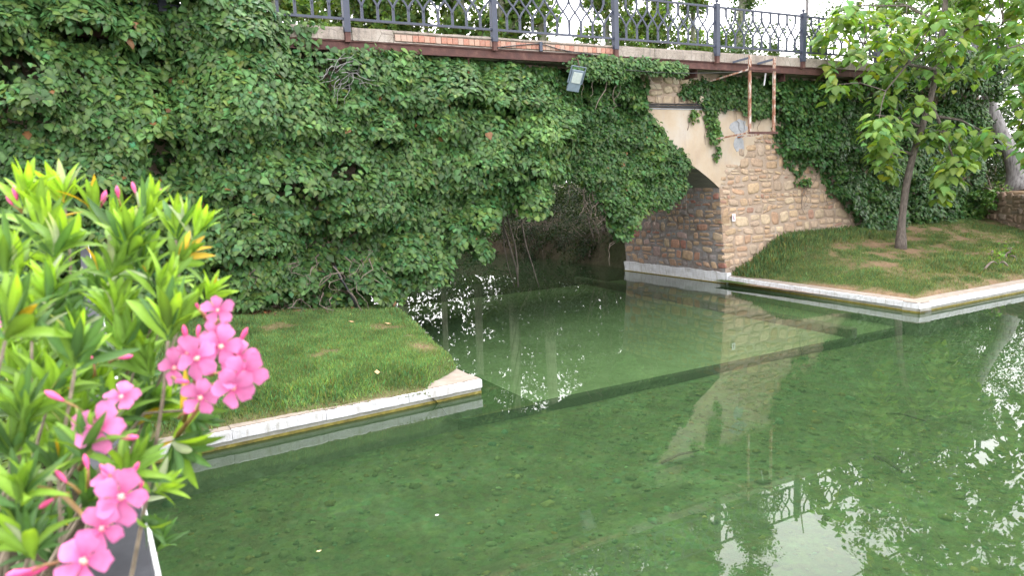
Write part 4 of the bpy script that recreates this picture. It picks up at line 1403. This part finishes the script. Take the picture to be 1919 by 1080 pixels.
bush('bush', 'olive bush behind the left ivy drapes across the stream', 'bush', [(6.0, 22, 1.4, 2.5, 2, 1.7), (2.5, 23, 1.6, 2.6, 2, 1.9), (-.5, 20, 1.7, 2.4, 2.6, 2.0)], 10000, .13, OVAL_L, (.035, .05, .018), M['leaf'], 304, 6, .3)
bush('bush', 'tall shrub on the bank above the dark bush', 'bush', [(14.5, 10, 3.2, 2.2, 3.2, 2.0), (15, 14, 3.0, 2.4, 2.4, 2.2)], 9000, .12, OVAL_L, (.028, .05, .02), M['leaf'], 305, 6, 1)
bush('bush', 'low dark bush along the far waterline at the bend', 'bush', [(9.6, 13.4, .45, .8, 1.0, .6), (8.3, 15.2, .5, 1.2, .9, .7), (6.6, 17.4, .6, 1.4, 1.0, .8), (4.6, 19.6, .7, 1.5, 1.0, .9), (2.4, 21, .8, 1.6, 1.0, 1.0)], 9000, .1, OVAL_L, (.022, .038, .015), M['leaf'], 308, 6, .1)
bush('thicket', 'tall leafy thicket closing the view far beyond the arch', 'thicket', [(3, 27, 4.5, 4, 2.5, 4.8), (9, 26, 4.2, 3.5, 2.4, 4.6), (-4, 25, 4.5, 4, 3, 5.2), (15, 24, 4.2, 3.5, 2.6, 4.4), (20, 22, 4.5, 4, 3, 4.6), (6, 26, 8, 2.8, 2, 3), (13, 25, 7.5, 2.6, 2, 3), (0, 26, 8.5, 3, 2, 3), (9.5, 27, 9, 2.4, 2, 3), (17, 24, 8, 2.4, 2, 3), (3.5, 24, 9, 1.6, 1.6, 2.4), (-5, 24, 9, 3.4, 2, 3), (20.8, 23.5, 7, 2.6, 2, 3.6), (24.6, 22, 6.5, 2.6, 2, 3.6), (28, 20, 6, 2.6, 2, 3.4), (17.4, 25, 6.5, 2.0, 2, 3.4)], 95000, .25, QUAD_L, (.045, .075, .026), M['leaf'], 307, 8, 1)
bush('bush', 'shrub on the left bank beyond the arch', 'bush', [(-.8, 8, 1.8, 1.4, 2.4, 1.8), (-1.5, 12, 2.2, 2.0, 2.4, 2.0)], 8000, .11, OVAL_L, (.03, .05, .018), M['leaf'], 306, 6, .6)
r = np.random.default_rng(15)
m = MB()
for k in range(36):
    y = r.uniform(5.3, 15); x = 10.5 + r.normal(0, .15); z = r.uniform(.5, 2.6)
    e = np.array([x - r.uniform(.0, .7), y + r.normal(0, .5), max(0.02, z - r.uniform(.4, 1.8))])
    m.tube([(x, y, z), ((x + e[0]) / 2 - .1, (y + e[1]) / 2, (z + e[2]) / 2 + .1), e], [.012, .009, .004], 4)
o = m.build('dry_branches', M['bark']); tag(o, 'dry brown twigs trailing from the bank into the water beyond the arch', 'twigs', kind='stuff')
# trunk of dead ivy at the arch
vt = thing('vine_trunk', (3.6, 1.0, 0), 'dark twisted vine stems hanging inside the arch', 'vine')
for k in range(4):
    x, y = 3.5 + r.normal(0, .22), 1.1 + r.normal(0, .3)
    pts = [(x + .12 * math.sin(j * .9 + k) + .06 * j, y, 4.0 - j * .5) for j in range(8)]
    m = MB(); m.tube(pts, np.linspace(.05, .015, 8) * r.uniform(.5, 1.3), 6); m.build('vine_stem', M['bark'], vt, True)
# pale pointed stone
m = MB(); m.v = [(10.62, 8.0, -.05), (10.82, 7.95, -.05), (10.8, 8.12, -.05), (10.64, 8.14, -.05), (10.7, 8.04, .33), (10.74, 8.04, .34)]
m.f = [(0, 1, 5, 4), (1, 2, 5), (2, 3, 4, 5), (3, 0, 4), (3, 2, 1, 0)]
tag(m.build('pointed_stone', M['kerb_top'], bevel=.01), 'small pale pointed stone standing in the water beyond the arch', 'stone')


# ------------------------------------------------------------------ catalpa
def catalpa(name, label, trunk, radii, branches, clusters, size, seed, base=(.115, .2, .04), one=300, pods=14, mat='bark', cat='tree'):
    r = np.random.default_rng(seed)
    root = thing(name, trunk[0], label, cat)
    m = MB(); tp = np.asarray(trunk, float)
    tt = np.linspace(0, 1, len(tp)); t2 = np.linspace(0, 1, len(tp) * 3)
    q = np.stack([np.interp(t2, tt, tp[:, i]) for i in range(3)], 1)
    q[1:-1] = (q[:-2] + q[1:-1] * 2 + q[2:]) / 4
    m.tube(q, np.interp(t2, tt, radii) * (1 + .06 * np.sin(t2 * 40)), 12)
    m.build('trunk', M[mat], root, True)
    for b_ in branches:
        b_ = np.asarray(b_, float)
        m = MB(); m.tube(b_, np.linspace(.05, .015, len(b_)), 6); m.build('branch', M[mat], root, True)
    P = []; N = []; T = []; twm = MB()
    bp_ = np.concatenate([np.asarray(b_, float) for b_ in branches] + [tp[3:]])
    for (c, rr, nl) in clusters:
        c = np.asarray(c, float)
        near = bp_[np.argmin(np.linalg.norm(bp_ - c, axis=1))]
        twm.tube([near, (near + c) / 2 + [0, 0, .12], c], [.018, .013, .008], 5)
        # whorled tiers of drooping leaves
        k = int(nl * 2.0)
        a = r.uniform(0, 6.283, k); rad = rr * np.sqrt(r.uniform(.02, 1, k))
        o_ = np.stack([np.cos(a), np.sin(a), np.zeros(k)], 1)
        p = c + o_ * rad[:, None] + np.stack([np.zeros(k), np.zeros(k), r.normal(0, .16, k) - .35 * (rad / rr) ** 2 * rr], 1)
        P.append(p)
        N.append(np.array([0, -.1, 1.0]) + o_ * r.uniform(.3, 1.1, (k, 1)) + r.normal(0, .2, (k, 3)))
        T.append(o_ * 1.0 + np.array([0, 0, -.8]) + r.normal(0, .25, (k, 3)))
    twm.build('twig', M[mat], root)['kind'] = 'stuff'
    P = np.concatenate(P); N = np.concatenate(N); T = np.concatenate(T); k = len(P)
    c = cols(k, base, .22, .16, r)
    yel = r.uniform(0, 1, k) < .02
    c[yel] = np.array([.3, .34, .04]) * r.uniform(.7, 1.1, (yel.sum(), 1))
    sz = size * r.uniform(.6, 1.25, k)
    o_ = np.argsort(np.linalg.norm(P - CAM_LOC, axis=1) / sz)
    vis = np.array([0 < 960 + FPX * ((p_ - CAM_LOC) @ CAM_R) / ((p_ - CAM_LOC) @ CAM_F) < 1919 and 540 - FPX * ((p_ - CAM_LOC) @ CAM_U) / ((p_ - CAM_LOC) @ CAM_F) > 0 for p_ in P])
    o_ = np.concatenate([o_[vis[o_]], o_[~vis[o_]]])
    P, N, T, c, sz = P[o_], N[o_], T[o_], c[o_], sz[o_]
    leaf_cloud('foliage', P, N, T, sz, HEART_L, c, M['leaf'], root, one=min(one, int(vis.sum())))
    for j in range(pods):
        cc_ = np.asarray(clusters[r.integers(0, len(clusters))][0]) + r.normal(0, .15, 3)
        L = r.uniform(.25, .5)
        m = MB(); m.tube([cc_, cc_ + [.01, 0, -L / 2], cc_ + [.03, .01, -L]], [.008, .009, .004], 5); m.build('seed_pod', M['stalk'], root)
    return root


D0 = 20.2
trunk = [at(x, y, D0) for (x, y) in ((1688, 470), (1689, 425), (1697, 350), (1711, 290), (1727, 240), (1743, 190), (1758, 120), (1767, 60), (1772, 0), (1776, -80), (1786, -170), (1790, -260))]
rad = [.16, .1, .09, .09, .085, .08, .075, .07, .065, .055, .04, .02]
br = [[at(1727, 240, D0), at(1690, 222, D0 - .2), at(1640, 215, D0 - .4)], [at(1735, 215, D0), at(1800, 225, D0 - .3), at(1850, 250, D0 - .4)],
      [at(1743, 190, D0), at(1770, 250, D0 - .4), at(1795, 320, D0 - .6)], [at(1750, 150, D0), at(1690, 110, D0 + .2), at(1620, 80, D0 + .3), at(1545, 70, D0 + .3)],
      [at(1755, 130, D0), at(1700, 120, D0 - .8), at(1660, 170, D0 - 1)], [at(1765, 80, D0), at(1820, 50, D0 - .5), at(1880, 40, D0 - .7)], [at(1768, 50, D0), at(1700, 10, D0 + .5), at(1600, 10, D0 + .6)],
      [at(1772, 0, D0), at(1850, -60, D0), at(1900, -90, D0)], [at(1775, -60, D0), at(1690, -110, D0), at(1600, -150, D0 - .3)], [at(1711, 290, D0), at(1680, 280, D0 - .4), at(1665, 300, D0 - .5)]]
r = np.random.default_rng(31)
cl = []
for (x, y, rr, nl) in ((1535, 62, .4, 26), (1562, 40, .4, 22), (1600, 85, .45, 28), (1548, 120, .25, 10), (1560, 150, .28, 13), (1590, 155, .26, 12), (1622, 25, .5, 26), (1660, 55, .5, 28), (1640, 110, .4, 18), (1690, 88, .5, 26), (1720, 50, .5, 26), (1760, 25, .5, 24), (1790, 70, .5, 28), (1830, 30, .5, 26), (1868, 70, .5, 26), (1905, 40, .5, 26), (1690, 135, .45, 22), (1735, 130, .4, 16),
                       (1655, 175, .4, 18), (1640, 222, .45, 26), (1690, 225, .45, 26), (1722, 190, .4, 18), (1662, 262, .4, 22), (1660, 295, .36, 18), (1645, 270, .35, 16), (1672, 315, .2, 8), (1745, 245, .4, 22), (1790, 235, .45, 26), (1825, 255, .45, 26), (1800, 290, .42, 24), (1775, 320, .4, 24), (1765, 345, .25, 12), (1862, 250, .35, 18), (1795, 130, .45, 22), (1835, 110, .4, 18), (1690, 30, .4, 18), (1590, 15, .4, 18), (1660, 5, .4, 18), (1765, 300, .3, 12), (1755, 80, .4, 16)):
    cl.append((at(x + r.normal(0, 4), y + 8, D0 + r.normal(-.3, .7)), rr * .95, nl))
for k in range(70):   # the crown above the picture, seen in the water
    a = r.uniform(0, 6.283); q = r.uniform(.3, 3.1)
    c_ = np.array([trunk[8][0] + .7 + q * math.cos(a), trunk[8][1] + q * math.sin(a), r.uniform(7.6, 11.5) - .25 * q])
    if 960 + FPX * ((c_ - CAM_LOC) @ CAM_R) / ((c_ - CAM_LOC) @ CAM_F) > 1670: cl.append((c_, .45, 20))
catalpa('catalpa_tree', 'young catalpa with slim leaning trunk and big light green leaves on the bank', trunk, rad, br, cl, .225, 401, base=(.13, .23, .058))

# second catalpa at the right border
D1 = 17.5
tk = [at(2080, 470, D1), at(2075, 350, D1), at(2060, 200, D1), at(2050, 50, D1), at(2050, -100, D1), at(2040, -220, D1)]
br = [[at(2060, 200, D1), at(1980, 150, D1), at(1900, 160, D1 - .2)], [at(2050, 80, D1), at(1980, 60, D1), at(1890, 90, D1)], [at(2060, 240, D1), at(1990, 230, D1), at(1910, 240, D1)]]
cl = [(at(x, y, D1 + r.normal(0, .4)), .38, 18) for (x, y) in ((1885, 95), (1915, 130), (1930, 100), (1912, 175), (1930, 215), (1945, 180), (1930, 255), (1945, 280), (1960, 230), (1990, 120), (1990, 60), (2000, 0), (2050, -60), (1960, -50), (2090, 30), (2100, -120), (2010, -160), (1930, -120), (2080, 150))]
catalpa('catalpa_tree', 'leafy catalpa branches reaching in at the right border', tk, [.14, .12, .11, .09, .06, .03], br, cl, .2, 402, (.1, .185, .04), one=120, pods=5)

# white barked tree on the raised earth
D2 = 25.8
tk = [at(x, y, D2) for (x, y) in ((1912, 356), (1908, 330), (1900, 296), (1884, 266), (1866, 228), (1853, 185), (1843, 140), (1835, 90), (1825, 30), (1812, -40), (1800, -120), (1800, -220))]
br = [[at(1843, 140, D2), at(1800, 60, D2 + .5), at(1760, -20, D2 + 1)], [at(1830, 60, D2), at(1890, -20, D2 + .4), at(1930, -90, D2 + .6)]]
cl = [(np.array([tk[9][0] + r.uniform(-3.5, 3.5), tk[9][1] + r.uniform(-1.5, 3), r.uniform(8.5, 13)]), .7, 40) for k in range(40)]
catalpa('pale_tree', 'old tree with thick pale curving trunk on the raised earth at right', tk, [.48, .36, .28, .24, .22, .2, .19, .18, .16, .13, .1, .05], br, cl, .16, 403, (.06, .115, .03), one=60, pods=0, mat='pale_bark')

# evergreen mass behind it, over the end of the wall
bush('shrub', 'dark evergreen shrub filling the hollow behind the pale trunk', 'shrub', [(23.6, 3.0, 4.2, 1.8, 1.4, 2.2), (26.4, 3.4, 4.4, 2.0, 1.6, 2.4), (29.5, 3.0, 4.6, 2.2, 1.6, 2.6), (32.5, 2, 4.2, 2.4, 1.8, 2.4), (24.8, 4.2, 6.5, 2, 1.4, 1.8)], 20000, .13, OVAL_L, (.03, .06, .02), M['leaf'], 410, 8, 2.0)
bush('shrub', 'dark shrub closing the gap between ivy wall and pale trunk', 'shrub', [(22.7, 1.3, 2.9, .8, .9, 1.3), (23.0, 1.6, 4.6, 1.0, 1.0, 1.5), (24.2, 2.2, 3.4, 1.2, .9, 1.7), (25.8, 2.4, 3.2, 1.5, .9, 1.5), (28, 2.0, 3.2, 1.6, 1.0, 1.6)], 14000, .12, OVAL_L, (.028, .055, .019), M['leaf'], 413, 6, 1.9, shell=.3)
bush('shrub', 'tall dark shrub above the railing end behind the catalpa', 'shrub', [(19, 6.5, 7.2, 2.4, 1.6, 1.6), (23, 6.5, 7.6, 2.6, 1.8, 2.0), (27.5, 6.5, 8.0, 2.8, 1.8, 2.6), (32, 5, 7.0, 3, 2, 3)], 14000, .15, OVAL_L, (.036, .07, .022), M['leaf'], 411, 6, 5.8)

# low stone wall holding the raised earth, ivy on it
A = np.array([20.25, -2.45]); Bq = np.array([22.95, 1.9]); dq = (Bq - A) / np.linalg.norm(Bq - A); nq = np.array([-dq[1], dq[0]])
LW = np.linalg.norm(Bq - A)
lw = thing('low_stone_wall', (A[0], A[1], .9), 'low rubble wall holding the raised earth below the pale tree', 'wall')
c4 = [A, Bq, Bq - nq * .35, A - nq * .35]
mesh_obj('core', [(*c, .3) for c in c4] + [(*c, 1.9) for c in c4], [(0, 1, 2, 3), (7, 6, 5, 4), (0, 4, 5, 1), (1, 5, 6, 2), (2, 6, 7, 3), (3, 7, 4, 0)], M['mortar'], lw)
lst = []
rubble(lambda s, z, d: (A[0] + dq[0] * s + nq[0] * d, A[1] + dq[1] * s + nq[1] * d, z), .0, LW, .7, 1.95, lambda s, z: .05 < s < LW - .05, [(.3, .22, .16), (.26, .18, .14), (.34, .25, .18), (.24, .2, .17)], 14, .16, .28, .016, .05, out=lst)
for (ar, V, F, c) in lst: mesh_obj('stone', V, F, M['stone'], lw, True, c)
bush('ivy_clump', 'bright ivy clump spilling over the low stone wall', 'ivy', [(21.6, .2, 1.65, .5, .7, .42), (22.2, 1.2, 1.75, .5, .6, .4), (21.1, -.7, 1.75, .35, .5, .3)], 2600, .09, IVY_L, (.06, .125, .026), M['ivy'], 412, 4, 1.3)
for k, (px_, py_, lb) in enumerate(((1843, 350, 'small weed on the raised earth left of the pale trunk'), (1878, 358, 'small weed at the foot of the pale trunk'))):
    q = at(px_, py_, 25.0)
    bush('weed', lb, 'weed', [(q[0], q[1], 2.1, .25, .25, .18)], 160, .1, OVAL_L, (.09, .15, .05), M['leaf'], 420 + k, 3, 1.95)
for k, (x, y, h, lb) in enumerate(((14.6, -4.1, .45, 'tall leafy weed left of the pair on the right bank'), (15.6, -3.5, .5, 'tall leafy weed in the long grass on the right bank'), (16.1, -3.6, .45, 'tall leafy weed nearest the right border'))):
    z0 = float(zr(np.array([x]), np.array([y]))[0])
    bush('weed', lb, 'weed', [(x, y, z0 + h * .55, .1, .1, h * .5)], 46, .085, OVAL_L, (.12, .22, .04), M['leaf'], 430 + k, 3, z0)

# ------------------------------------------------------------------ the water's bed: stones, sunken wood, floating bits
r = np.random.default_rng(61)
OCT = (np.array([[0, 0, 1], [1, 0, 0], [0, 1, 0], [-1, 0, 0], [0, -1, 0], [.6, .6, .55], [-.6, .6, .55], [-.6, -.6, .55], [.6, -.6, .55]], float),
       np.array([[0, 8, 5], [0, 5, 6], [0, 6, 7], [0, 7, 8], [1, 5, 8], [1, 2, 5], [2, 6, 5], [2, 3, 6], [3, 7, 6], [3, 4, 7], [4, 8, 7], [4, 1, 8]]))
n = 14000
x = r.uniform(-4.2, 20, n); y = r.uniform(-14, -5, n)
k = (fbm(x * .45, y * .45, 70) > .42) | (r.uniform(0, 1, n) < .25)
x, y = x[k], y[k]; n = len(x)
s = np.exp(r.normal(-3.6, .5, n)); s = np.clip(s, .012, .1)
P = np.stack([x, y, bedz(x, y)], 1)
tv = OCT[0] * np.array([1, .75, 1]); tv = np.stack([tv[:, 0], tv[:, 1], tv[:, 2] * .45], 1)
c = cols(n, (.175, .21, .11), .24, .18, r)
o = leaf_cloud('pebbles', P, np.array([0, 0, 1.0]) + r.normal(0, .2, (n, 3)), r.normal(0, 1, (n, 3)), s, (tv, OCT[1]), c, M['pebble'])
tag(o, 'green and ochre pebbles covering the bed of the pool', 'pebbles', kind='stuff')
for (a, c_, rr, lb) in (((680, 855), (722, 888), .018, 'thin dark curved stick sunk near the left kerb'), ((1640, 858), (1690, 885), .03, 'dark straight stick sunk below the right bank reflection'), ((1240, 868), (1310, 845), .02, 'long sunken twig in the middle of the pool'), ((1660, 775), (1735, 790), .018, 'sunken dark twig in the right part of the pool')):
    def bedpt(p, z=-.5):
        v_ = at(p[0], p[1], 1) - CAM_LOC
        return CAM_LOC + v_ * ((z - CAM_LOC[2]) / v_[2])
    p0, p1 = bedpt(a), bedpt(c_)
    m = MB(); m.tube([p0, p0 * .6 + p1 * .4 + [.05, .03, .02], p1], [rr, rr * .9, rr * .5], 6)
    tag(m.build('sunken_stick', M['bark'], smooth=True), lb, 'stick')
for (a, sz, cl_, lb) in (((815, 967), .05, (.75, .75, .7), 'tiny white petal floating in the middle of the pool'), ((592, 1035), .055, (.6, .48, .25), 'small yellowish leaf floating near the bottom border')):
    q = bedpt(a, .006)
    o = leaf_cloud('floating_petal', np.array([q]), np.array([[0, 0, 1.0]]), np.array([[1, .3, 0]]), np.array([sz]), OVAL_L, np.array([cl_]), M['dry'], kind=None)
    tag(o, lb, 'petal')

# ------------------------------------------------------------------ oleander in the foreground
r = np.random.default_rng(91)
ole = thing('oleander', (-5.0, -12.4, 1.35), 'pink flowering oleander bush in the left foreground above the dark coping', 'shrub')
BASE = [np.array([-5.0, -12.3, 1.3]), np.array([-4.75, -12.6, 1.3]), np.array([-5.2, -12.0, 1.3])]
LP, LN, LT, LS, LC = [], [], [], [], []
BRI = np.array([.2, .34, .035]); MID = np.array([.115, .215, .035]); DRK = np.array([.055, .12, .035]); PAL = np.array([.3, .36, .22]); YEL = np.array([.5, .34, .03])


def shoot(px_, py_, d, ang, n, length, base, spread=38, stem=True, toward=.15, root=None, jit=.012):
    """a leafy shoot: foot of its rosette in the photo, distance, image angle of its axis in degrees, leaves, leaf length in pixels"""
    p = at(px_, py_, d)
    a = math.radians(ang)
    ax = nrm(CAM_R * math.cos(a) + CAM_U * math.sin(a) - CAM_F * toward)
    s1 = nrm(np.cross(ax, CAM_F)); s2 = np.cross(ax, s1)
    L = length / FPX * d
    n = int(n * 1.7)
    for k in range(n):
        ph = 2.4 * k + r.uniform(-.3, .3)
        lev = k / max(n - 1, 1)
        th = math.radians(spread * (.45 + .9 * (1 - lev)) * r.uniform(.8, 1.2))
        rad_ = s1 * math.cos(ph) + s2 * math.sin(ph)
        dr = nrm(ax * math.cos(th) + rad_ * math.sin(th))
        LP.append(p + ax * L * .22 * lev + r.normal(0, jit * .15, 3)); LT.append(dr)
        LN.append(nrm(ax * math.sin(th) - rad_ * math.cos(th)) * .7 + (-CAM_F * .5 + CAM_U * .25) * (1 if (rad_ @ CAM_F) > -.4 else -1) + r.normal(0, .22, 3))
        LS.append(L * r.uniform(.72, 1.12) * (1 - .18 * lev))
        u_ = r.uniform()
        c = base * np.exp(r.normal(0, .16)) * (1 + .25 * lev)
        if u_ < .06: c = PAL * r.uniform(.8, 1.1)
        elif u_ < .085: c = YEL * r.uniform(.7, 1.0)
        LC.append(c)
    if stem and r.uniform() < .6:
        b_ = BASE[r.integers(0, 3)] if root is None else np.asarray(root)
        q1 = p - ax * .2 * d / 1.2
        tt = np.linspace(0, 1, 9)[:, None]
        pts = (1 - tt) ** 3 * p + 3 * (1 - tt) ** 2 * tt * q1 + 3 * (1 - tt) * tt ** 2 * (b_ * .5 + q1 * .5 + [0, 0, .05]) + tt ** 3 * b_
        m = MB(); m.tube(pts, np.linspace(.0022, .0055, 9), 7); m.build('stem', M['stem'], ole, True)


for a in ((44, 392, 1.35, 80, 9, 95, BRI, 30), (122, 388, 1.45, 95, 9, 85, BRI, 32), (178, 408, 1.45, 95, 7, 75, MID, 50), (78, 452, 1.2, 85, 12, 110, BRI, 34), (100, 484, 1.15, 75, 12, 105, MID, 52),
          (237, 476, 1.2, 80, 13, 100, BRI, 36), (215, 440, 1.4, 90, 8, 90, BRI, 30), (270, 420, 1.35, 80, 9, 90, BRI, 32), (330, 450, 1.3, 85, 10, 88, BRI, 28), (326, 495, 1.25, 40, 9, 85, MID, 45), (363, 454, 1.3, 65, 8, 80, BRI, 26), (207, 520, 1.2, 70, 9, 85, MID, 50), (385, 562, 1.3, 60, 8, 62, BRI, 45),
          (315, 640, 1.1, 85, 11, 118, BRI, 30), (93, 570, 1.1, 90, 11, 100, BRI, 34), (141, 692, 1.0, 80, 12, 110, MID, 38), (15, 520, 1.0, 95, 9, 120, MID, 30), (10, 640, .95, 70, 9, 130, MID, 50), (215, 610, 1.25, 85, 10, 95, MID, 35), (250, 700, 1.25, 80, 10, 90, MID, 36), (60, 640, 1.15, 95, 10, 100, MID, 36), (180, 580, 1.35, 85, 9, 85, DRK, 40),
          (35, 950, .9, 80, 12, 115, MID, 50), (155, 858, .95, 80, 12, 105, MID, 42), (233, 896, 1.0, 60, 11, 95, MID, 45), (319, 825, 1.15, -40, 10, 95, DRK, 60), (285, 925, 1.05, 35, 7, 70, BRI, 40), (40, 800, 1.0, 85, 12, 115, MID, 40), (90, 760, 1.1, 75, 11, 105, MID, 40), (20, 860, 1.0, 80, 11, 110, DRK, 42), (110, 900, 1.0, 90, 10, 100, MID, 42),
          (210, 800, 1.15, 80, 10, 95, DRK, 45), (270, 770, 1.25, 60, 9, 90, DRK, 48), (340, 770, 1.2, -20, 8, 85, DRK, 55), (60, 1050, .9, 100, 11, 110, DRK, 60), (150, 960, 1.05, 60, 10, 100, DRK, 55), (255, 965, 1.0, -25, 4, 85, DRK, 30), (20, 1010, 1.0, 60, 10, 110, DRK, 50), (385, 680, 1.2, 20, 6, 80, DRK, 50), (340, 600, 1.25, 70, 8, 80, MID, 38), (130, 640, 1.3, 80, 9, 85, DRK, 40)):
    shoot(*a)
for k in range(34):   # middle of the bush
    px_ = r.uniform(-30, 300); py_ = r.uniform(470, 900)
    shoot(px_, py_, r.uniform(1.15, 1.45), r.uniform(60, 115), 9, 88, (BRI + MID) / 2 if k % 2 else MID, 36, stem=False)
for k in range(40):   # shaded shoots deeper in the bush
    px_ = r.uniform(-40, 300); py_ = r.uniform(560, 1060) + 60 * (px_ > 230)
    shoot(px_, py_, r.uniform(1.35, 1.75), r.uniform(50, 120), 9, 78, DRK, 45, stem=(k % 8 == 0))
LP, LN, LT, LS, LC = map(np.array, (LP, LN, LT, LS, LC))
o_ = np.argsort(-LS / np.linalg.norm(LP - CAM_LOC, axis=1))
leaf_cloud('foliage', LP[o_], LN[o_], LT[o_], LS[o_], LANCE, LC[o_], M['oleander'], ole, one=300)


def petal_mesh(c, ax, u0, ang, R, open_):
    """one rounded, slightly twisted petal"""
    v0 = np.cross(ax, u0)
    V = []; F = []; C = []
    st = (.08, .3, .55, .78, .93, 1.0); wd = (.07, .17, .31, .37, .3, .14)
    dirv = u0 * math.cos(ang) + v0 * math.sin(ang); sid = -u0 * math.sin(ang) + v0 * math.cos(ang)
    cup = r.uniform(.1, .55)
    tone = r.uniform(.8, 1.12)
    for i, (tt, w) in enumerate(zip(st, wd)):
        for j in (-1, -.5, 0, .5, 1):
            h = open_ * tt * R - cup * tt * tt * R * .9 + .06 * R * j * (1 if tt > .4 else .4) + .05 * R * abs(j) + r.normal(0, .012) * R
            tip = (1 - .1 * abs(j) ** 2 + (.06 * j if i > 3 else 0))
            V.append(c + dirv * tt * R * tip + sid * w * R * j * 1.02 + ax * h)
            k_ = smooth(np.array((tt - .05) / .5))
            C.append((np.array([.48, .06, .2]) * (1 - k_) + np.array([.58, .18, .38]) * k_) * tone * (1 - .1 * abs(j) * (1 - tt)) * (1 + .1 * (tt > .7)))
    for i in range(5):
        for j in range(4):
            a = i * 5 + j
            F.append((a, a + 1, a + 6, a + 5))
    return V, F, C


def flower(px_, py_, d, rad_px, tilt=(0, 0), open_=.35):
    c = at(px_, py_, d)
    ax = nrm(-CAM_F + CAM_R * tilt[0] + CAM_U * tilt[1])
    R = rad_px / FPX * d
    u0 = nrm(np.cross(ax, np.array([.3, .2, 1.0])))
    m = MB(); m.tube([c - ax * R * .75, c - ax * R * .3, c + ax * R * .06], [R * .06, R * .11, R * .14], 7)
    f = m.build('flower', M['heart'], ole, True)
    a0 = r.uniform(0, 1.2)
    for k in range(5):
        V, F, C = petal_mesh(c, ax, u0, a0 + k * 1.2566 + r.normal(0, .07), R * r.uniform(.9, 1.06), open_ * r.uniform(.6, 1.2))
        mesh_obj('petal', V, F, M['petal'], f, True, np.array(C))
    return c


def bud(px_, py_, d, ang, length, root_px):
    c = at(px_, py_, d); a = math.radians(ang)
    ax = nrm(CAM_R * math.cos(a) + CAM_U * math.sin(a) - .1 * CAM_F); L = length / FPX * d
    m = MB(); tt = np.array([0, .15, .4, .65, .85, 1.0])
    m.tube(c[None] + ax[None] * (tt * L)[:, None], np.array([.06, .09, .15, .17, .11, .02]) * L, 8)
    b_ = m.build('bud', M['bud'], ole, True)
    q = at(root_px[0], root_px[1], d + .01)
    m = MB(); m.tube([c, (c + q) / 2 + CAM_U * .002, q], [.0016, .0018, .0024], 5); m.build('stalk', M['stalk'], b_, True)


for a in ((185, 803, .95, 52, (.1, .2)), (228, 932, .88, 54, (.25, .2)), (192, 992, .87, 50, (-.1, .3)), (158, 1052, .84, 62, (0, .15)), (376, 746, 1.05, 38, (.05, .1)), (408, 582, 1.08, 30, (.3, .3)), (370, 672, 1.06, 46, (-.1, .2)), (328, 690, 1.08, 38, (-.4, .1)), (415, 650, 1.07, 42, (.2, .3)), (458, 700, 1.05, 44, (.4, .1)), (438, 728, 1.04, 40, (.1, -.2)), (400, 632, 1.1, 36, (-.2, .5)), (228, 745, 1.02, 38, (.2, .9)), (14, 600, 1.15, 32, (-.3, .2)), (446, 672, 1.08, 40, (.3, .4)), (150, 815, .99, 34, (-.6, .1)), (352, 662, 1.09, 38, (-.3, .4)), (205, 905, .92, 34, (-.2, .6))):
    flower(*a)
for a in ((32, 375, 1.35, 100, 28, (42, 395)), (24, 385, 1.35, 120, 22, (42, 400)), (190, 385, 1.45, 70, 30, (180, 408)), (222, 372, 1.4, 95, 24, (228, 396)), (254, 362, 1.4, 105, 22, (262, 385)), (275, 365, 1.4, 60, 26, (265, 388)), (282, 368, 1.4, 25, 30, (266, 390)), (120, 752, .98, 150, 40, (158, 775)), (228, 822, .96, 5, 34, (200, 818)), (318, 905, .92, 60, 0.1, (300, 915)), (222, 672, 1.1, 10, 30, (205, 680)), (176, 685, 1.1, 100, 18, (178, 705)),
          (70, 912, .92, 170, 30, (120, 928)), (125, 905, .92, 130, 32, (150, 925)), (100, 935, .92, 215, 32, (130, 925)), (165, 880, .92, 100, 30, (165, 915)), (205, 890, .9, 130, 26, (215, 915)), (248, 890, .9, 60, 28, (240, 912)), (262, 920, .9, 70, 20, (250, 935)), (350, 638, 1.08, 100, 30, (358, 665)), (370, 632, 1.08, 80, 24, (372, 655)), (450, 640, 1.08, 60, 30, (440, 662)), (330, 712, 1.06, -10, 28, (322, 708)), (345, 775, 1.06, 15, 24, (335, 785)), (410, 700, 1.05, 10, 34, (395, 705)), (385, 590, 1.1, 100, 18, (392, 605)), (372, 580, 1.1, 110, 18, (388, 602)), (60, 1070, .84, 190, 48, (110, 1055)), (90, 1062, .85, 200, 50, (130, 1050)), (172, 375, 1.45, 100, 24, (178, 405))):
    if a[4] > 1: bud(*a)
# flower stalks that carry the clusters
for (q0, q1, d) in (((200, 1000), (120, 930), .9), ((165, 1060), (150, 1000), .88), ((180, 820), (150, 880), .98), ((400, 720), (330, 820), 1.1), ((370, 690), (345, 790), 1.1), ((408, 600), (385, 640), 1.1), ((440, 690), (380, 770), 1.08)):
    m = MB(); m.tube([at(*q0, d), at((q0[0] + q1[0]) / 2, (q0[1] + q1[1]) / 2 + 6, d + .02), at(*q1, d + .06)], [.0025, .003, .004], 6); m.build('stalk', M['stalk'], ole, True)
# lower shaded oleander behind on the terrace
bush('shrub', 'shaded leafy shrub on the terrace behind the oleander', 'shrub', [(-5.3, -9.5, 1.75, .55, 1.4, .5), (-5.4, -6.5, 1.9, .6, 1.6, .55), (-6.4, -8.5, 2.0, .9, 1.8, .6)], 5000, .13, LANCE, (.075, .13, .035), M['oleander'], 440, 10, 1.4, droop=-.6)
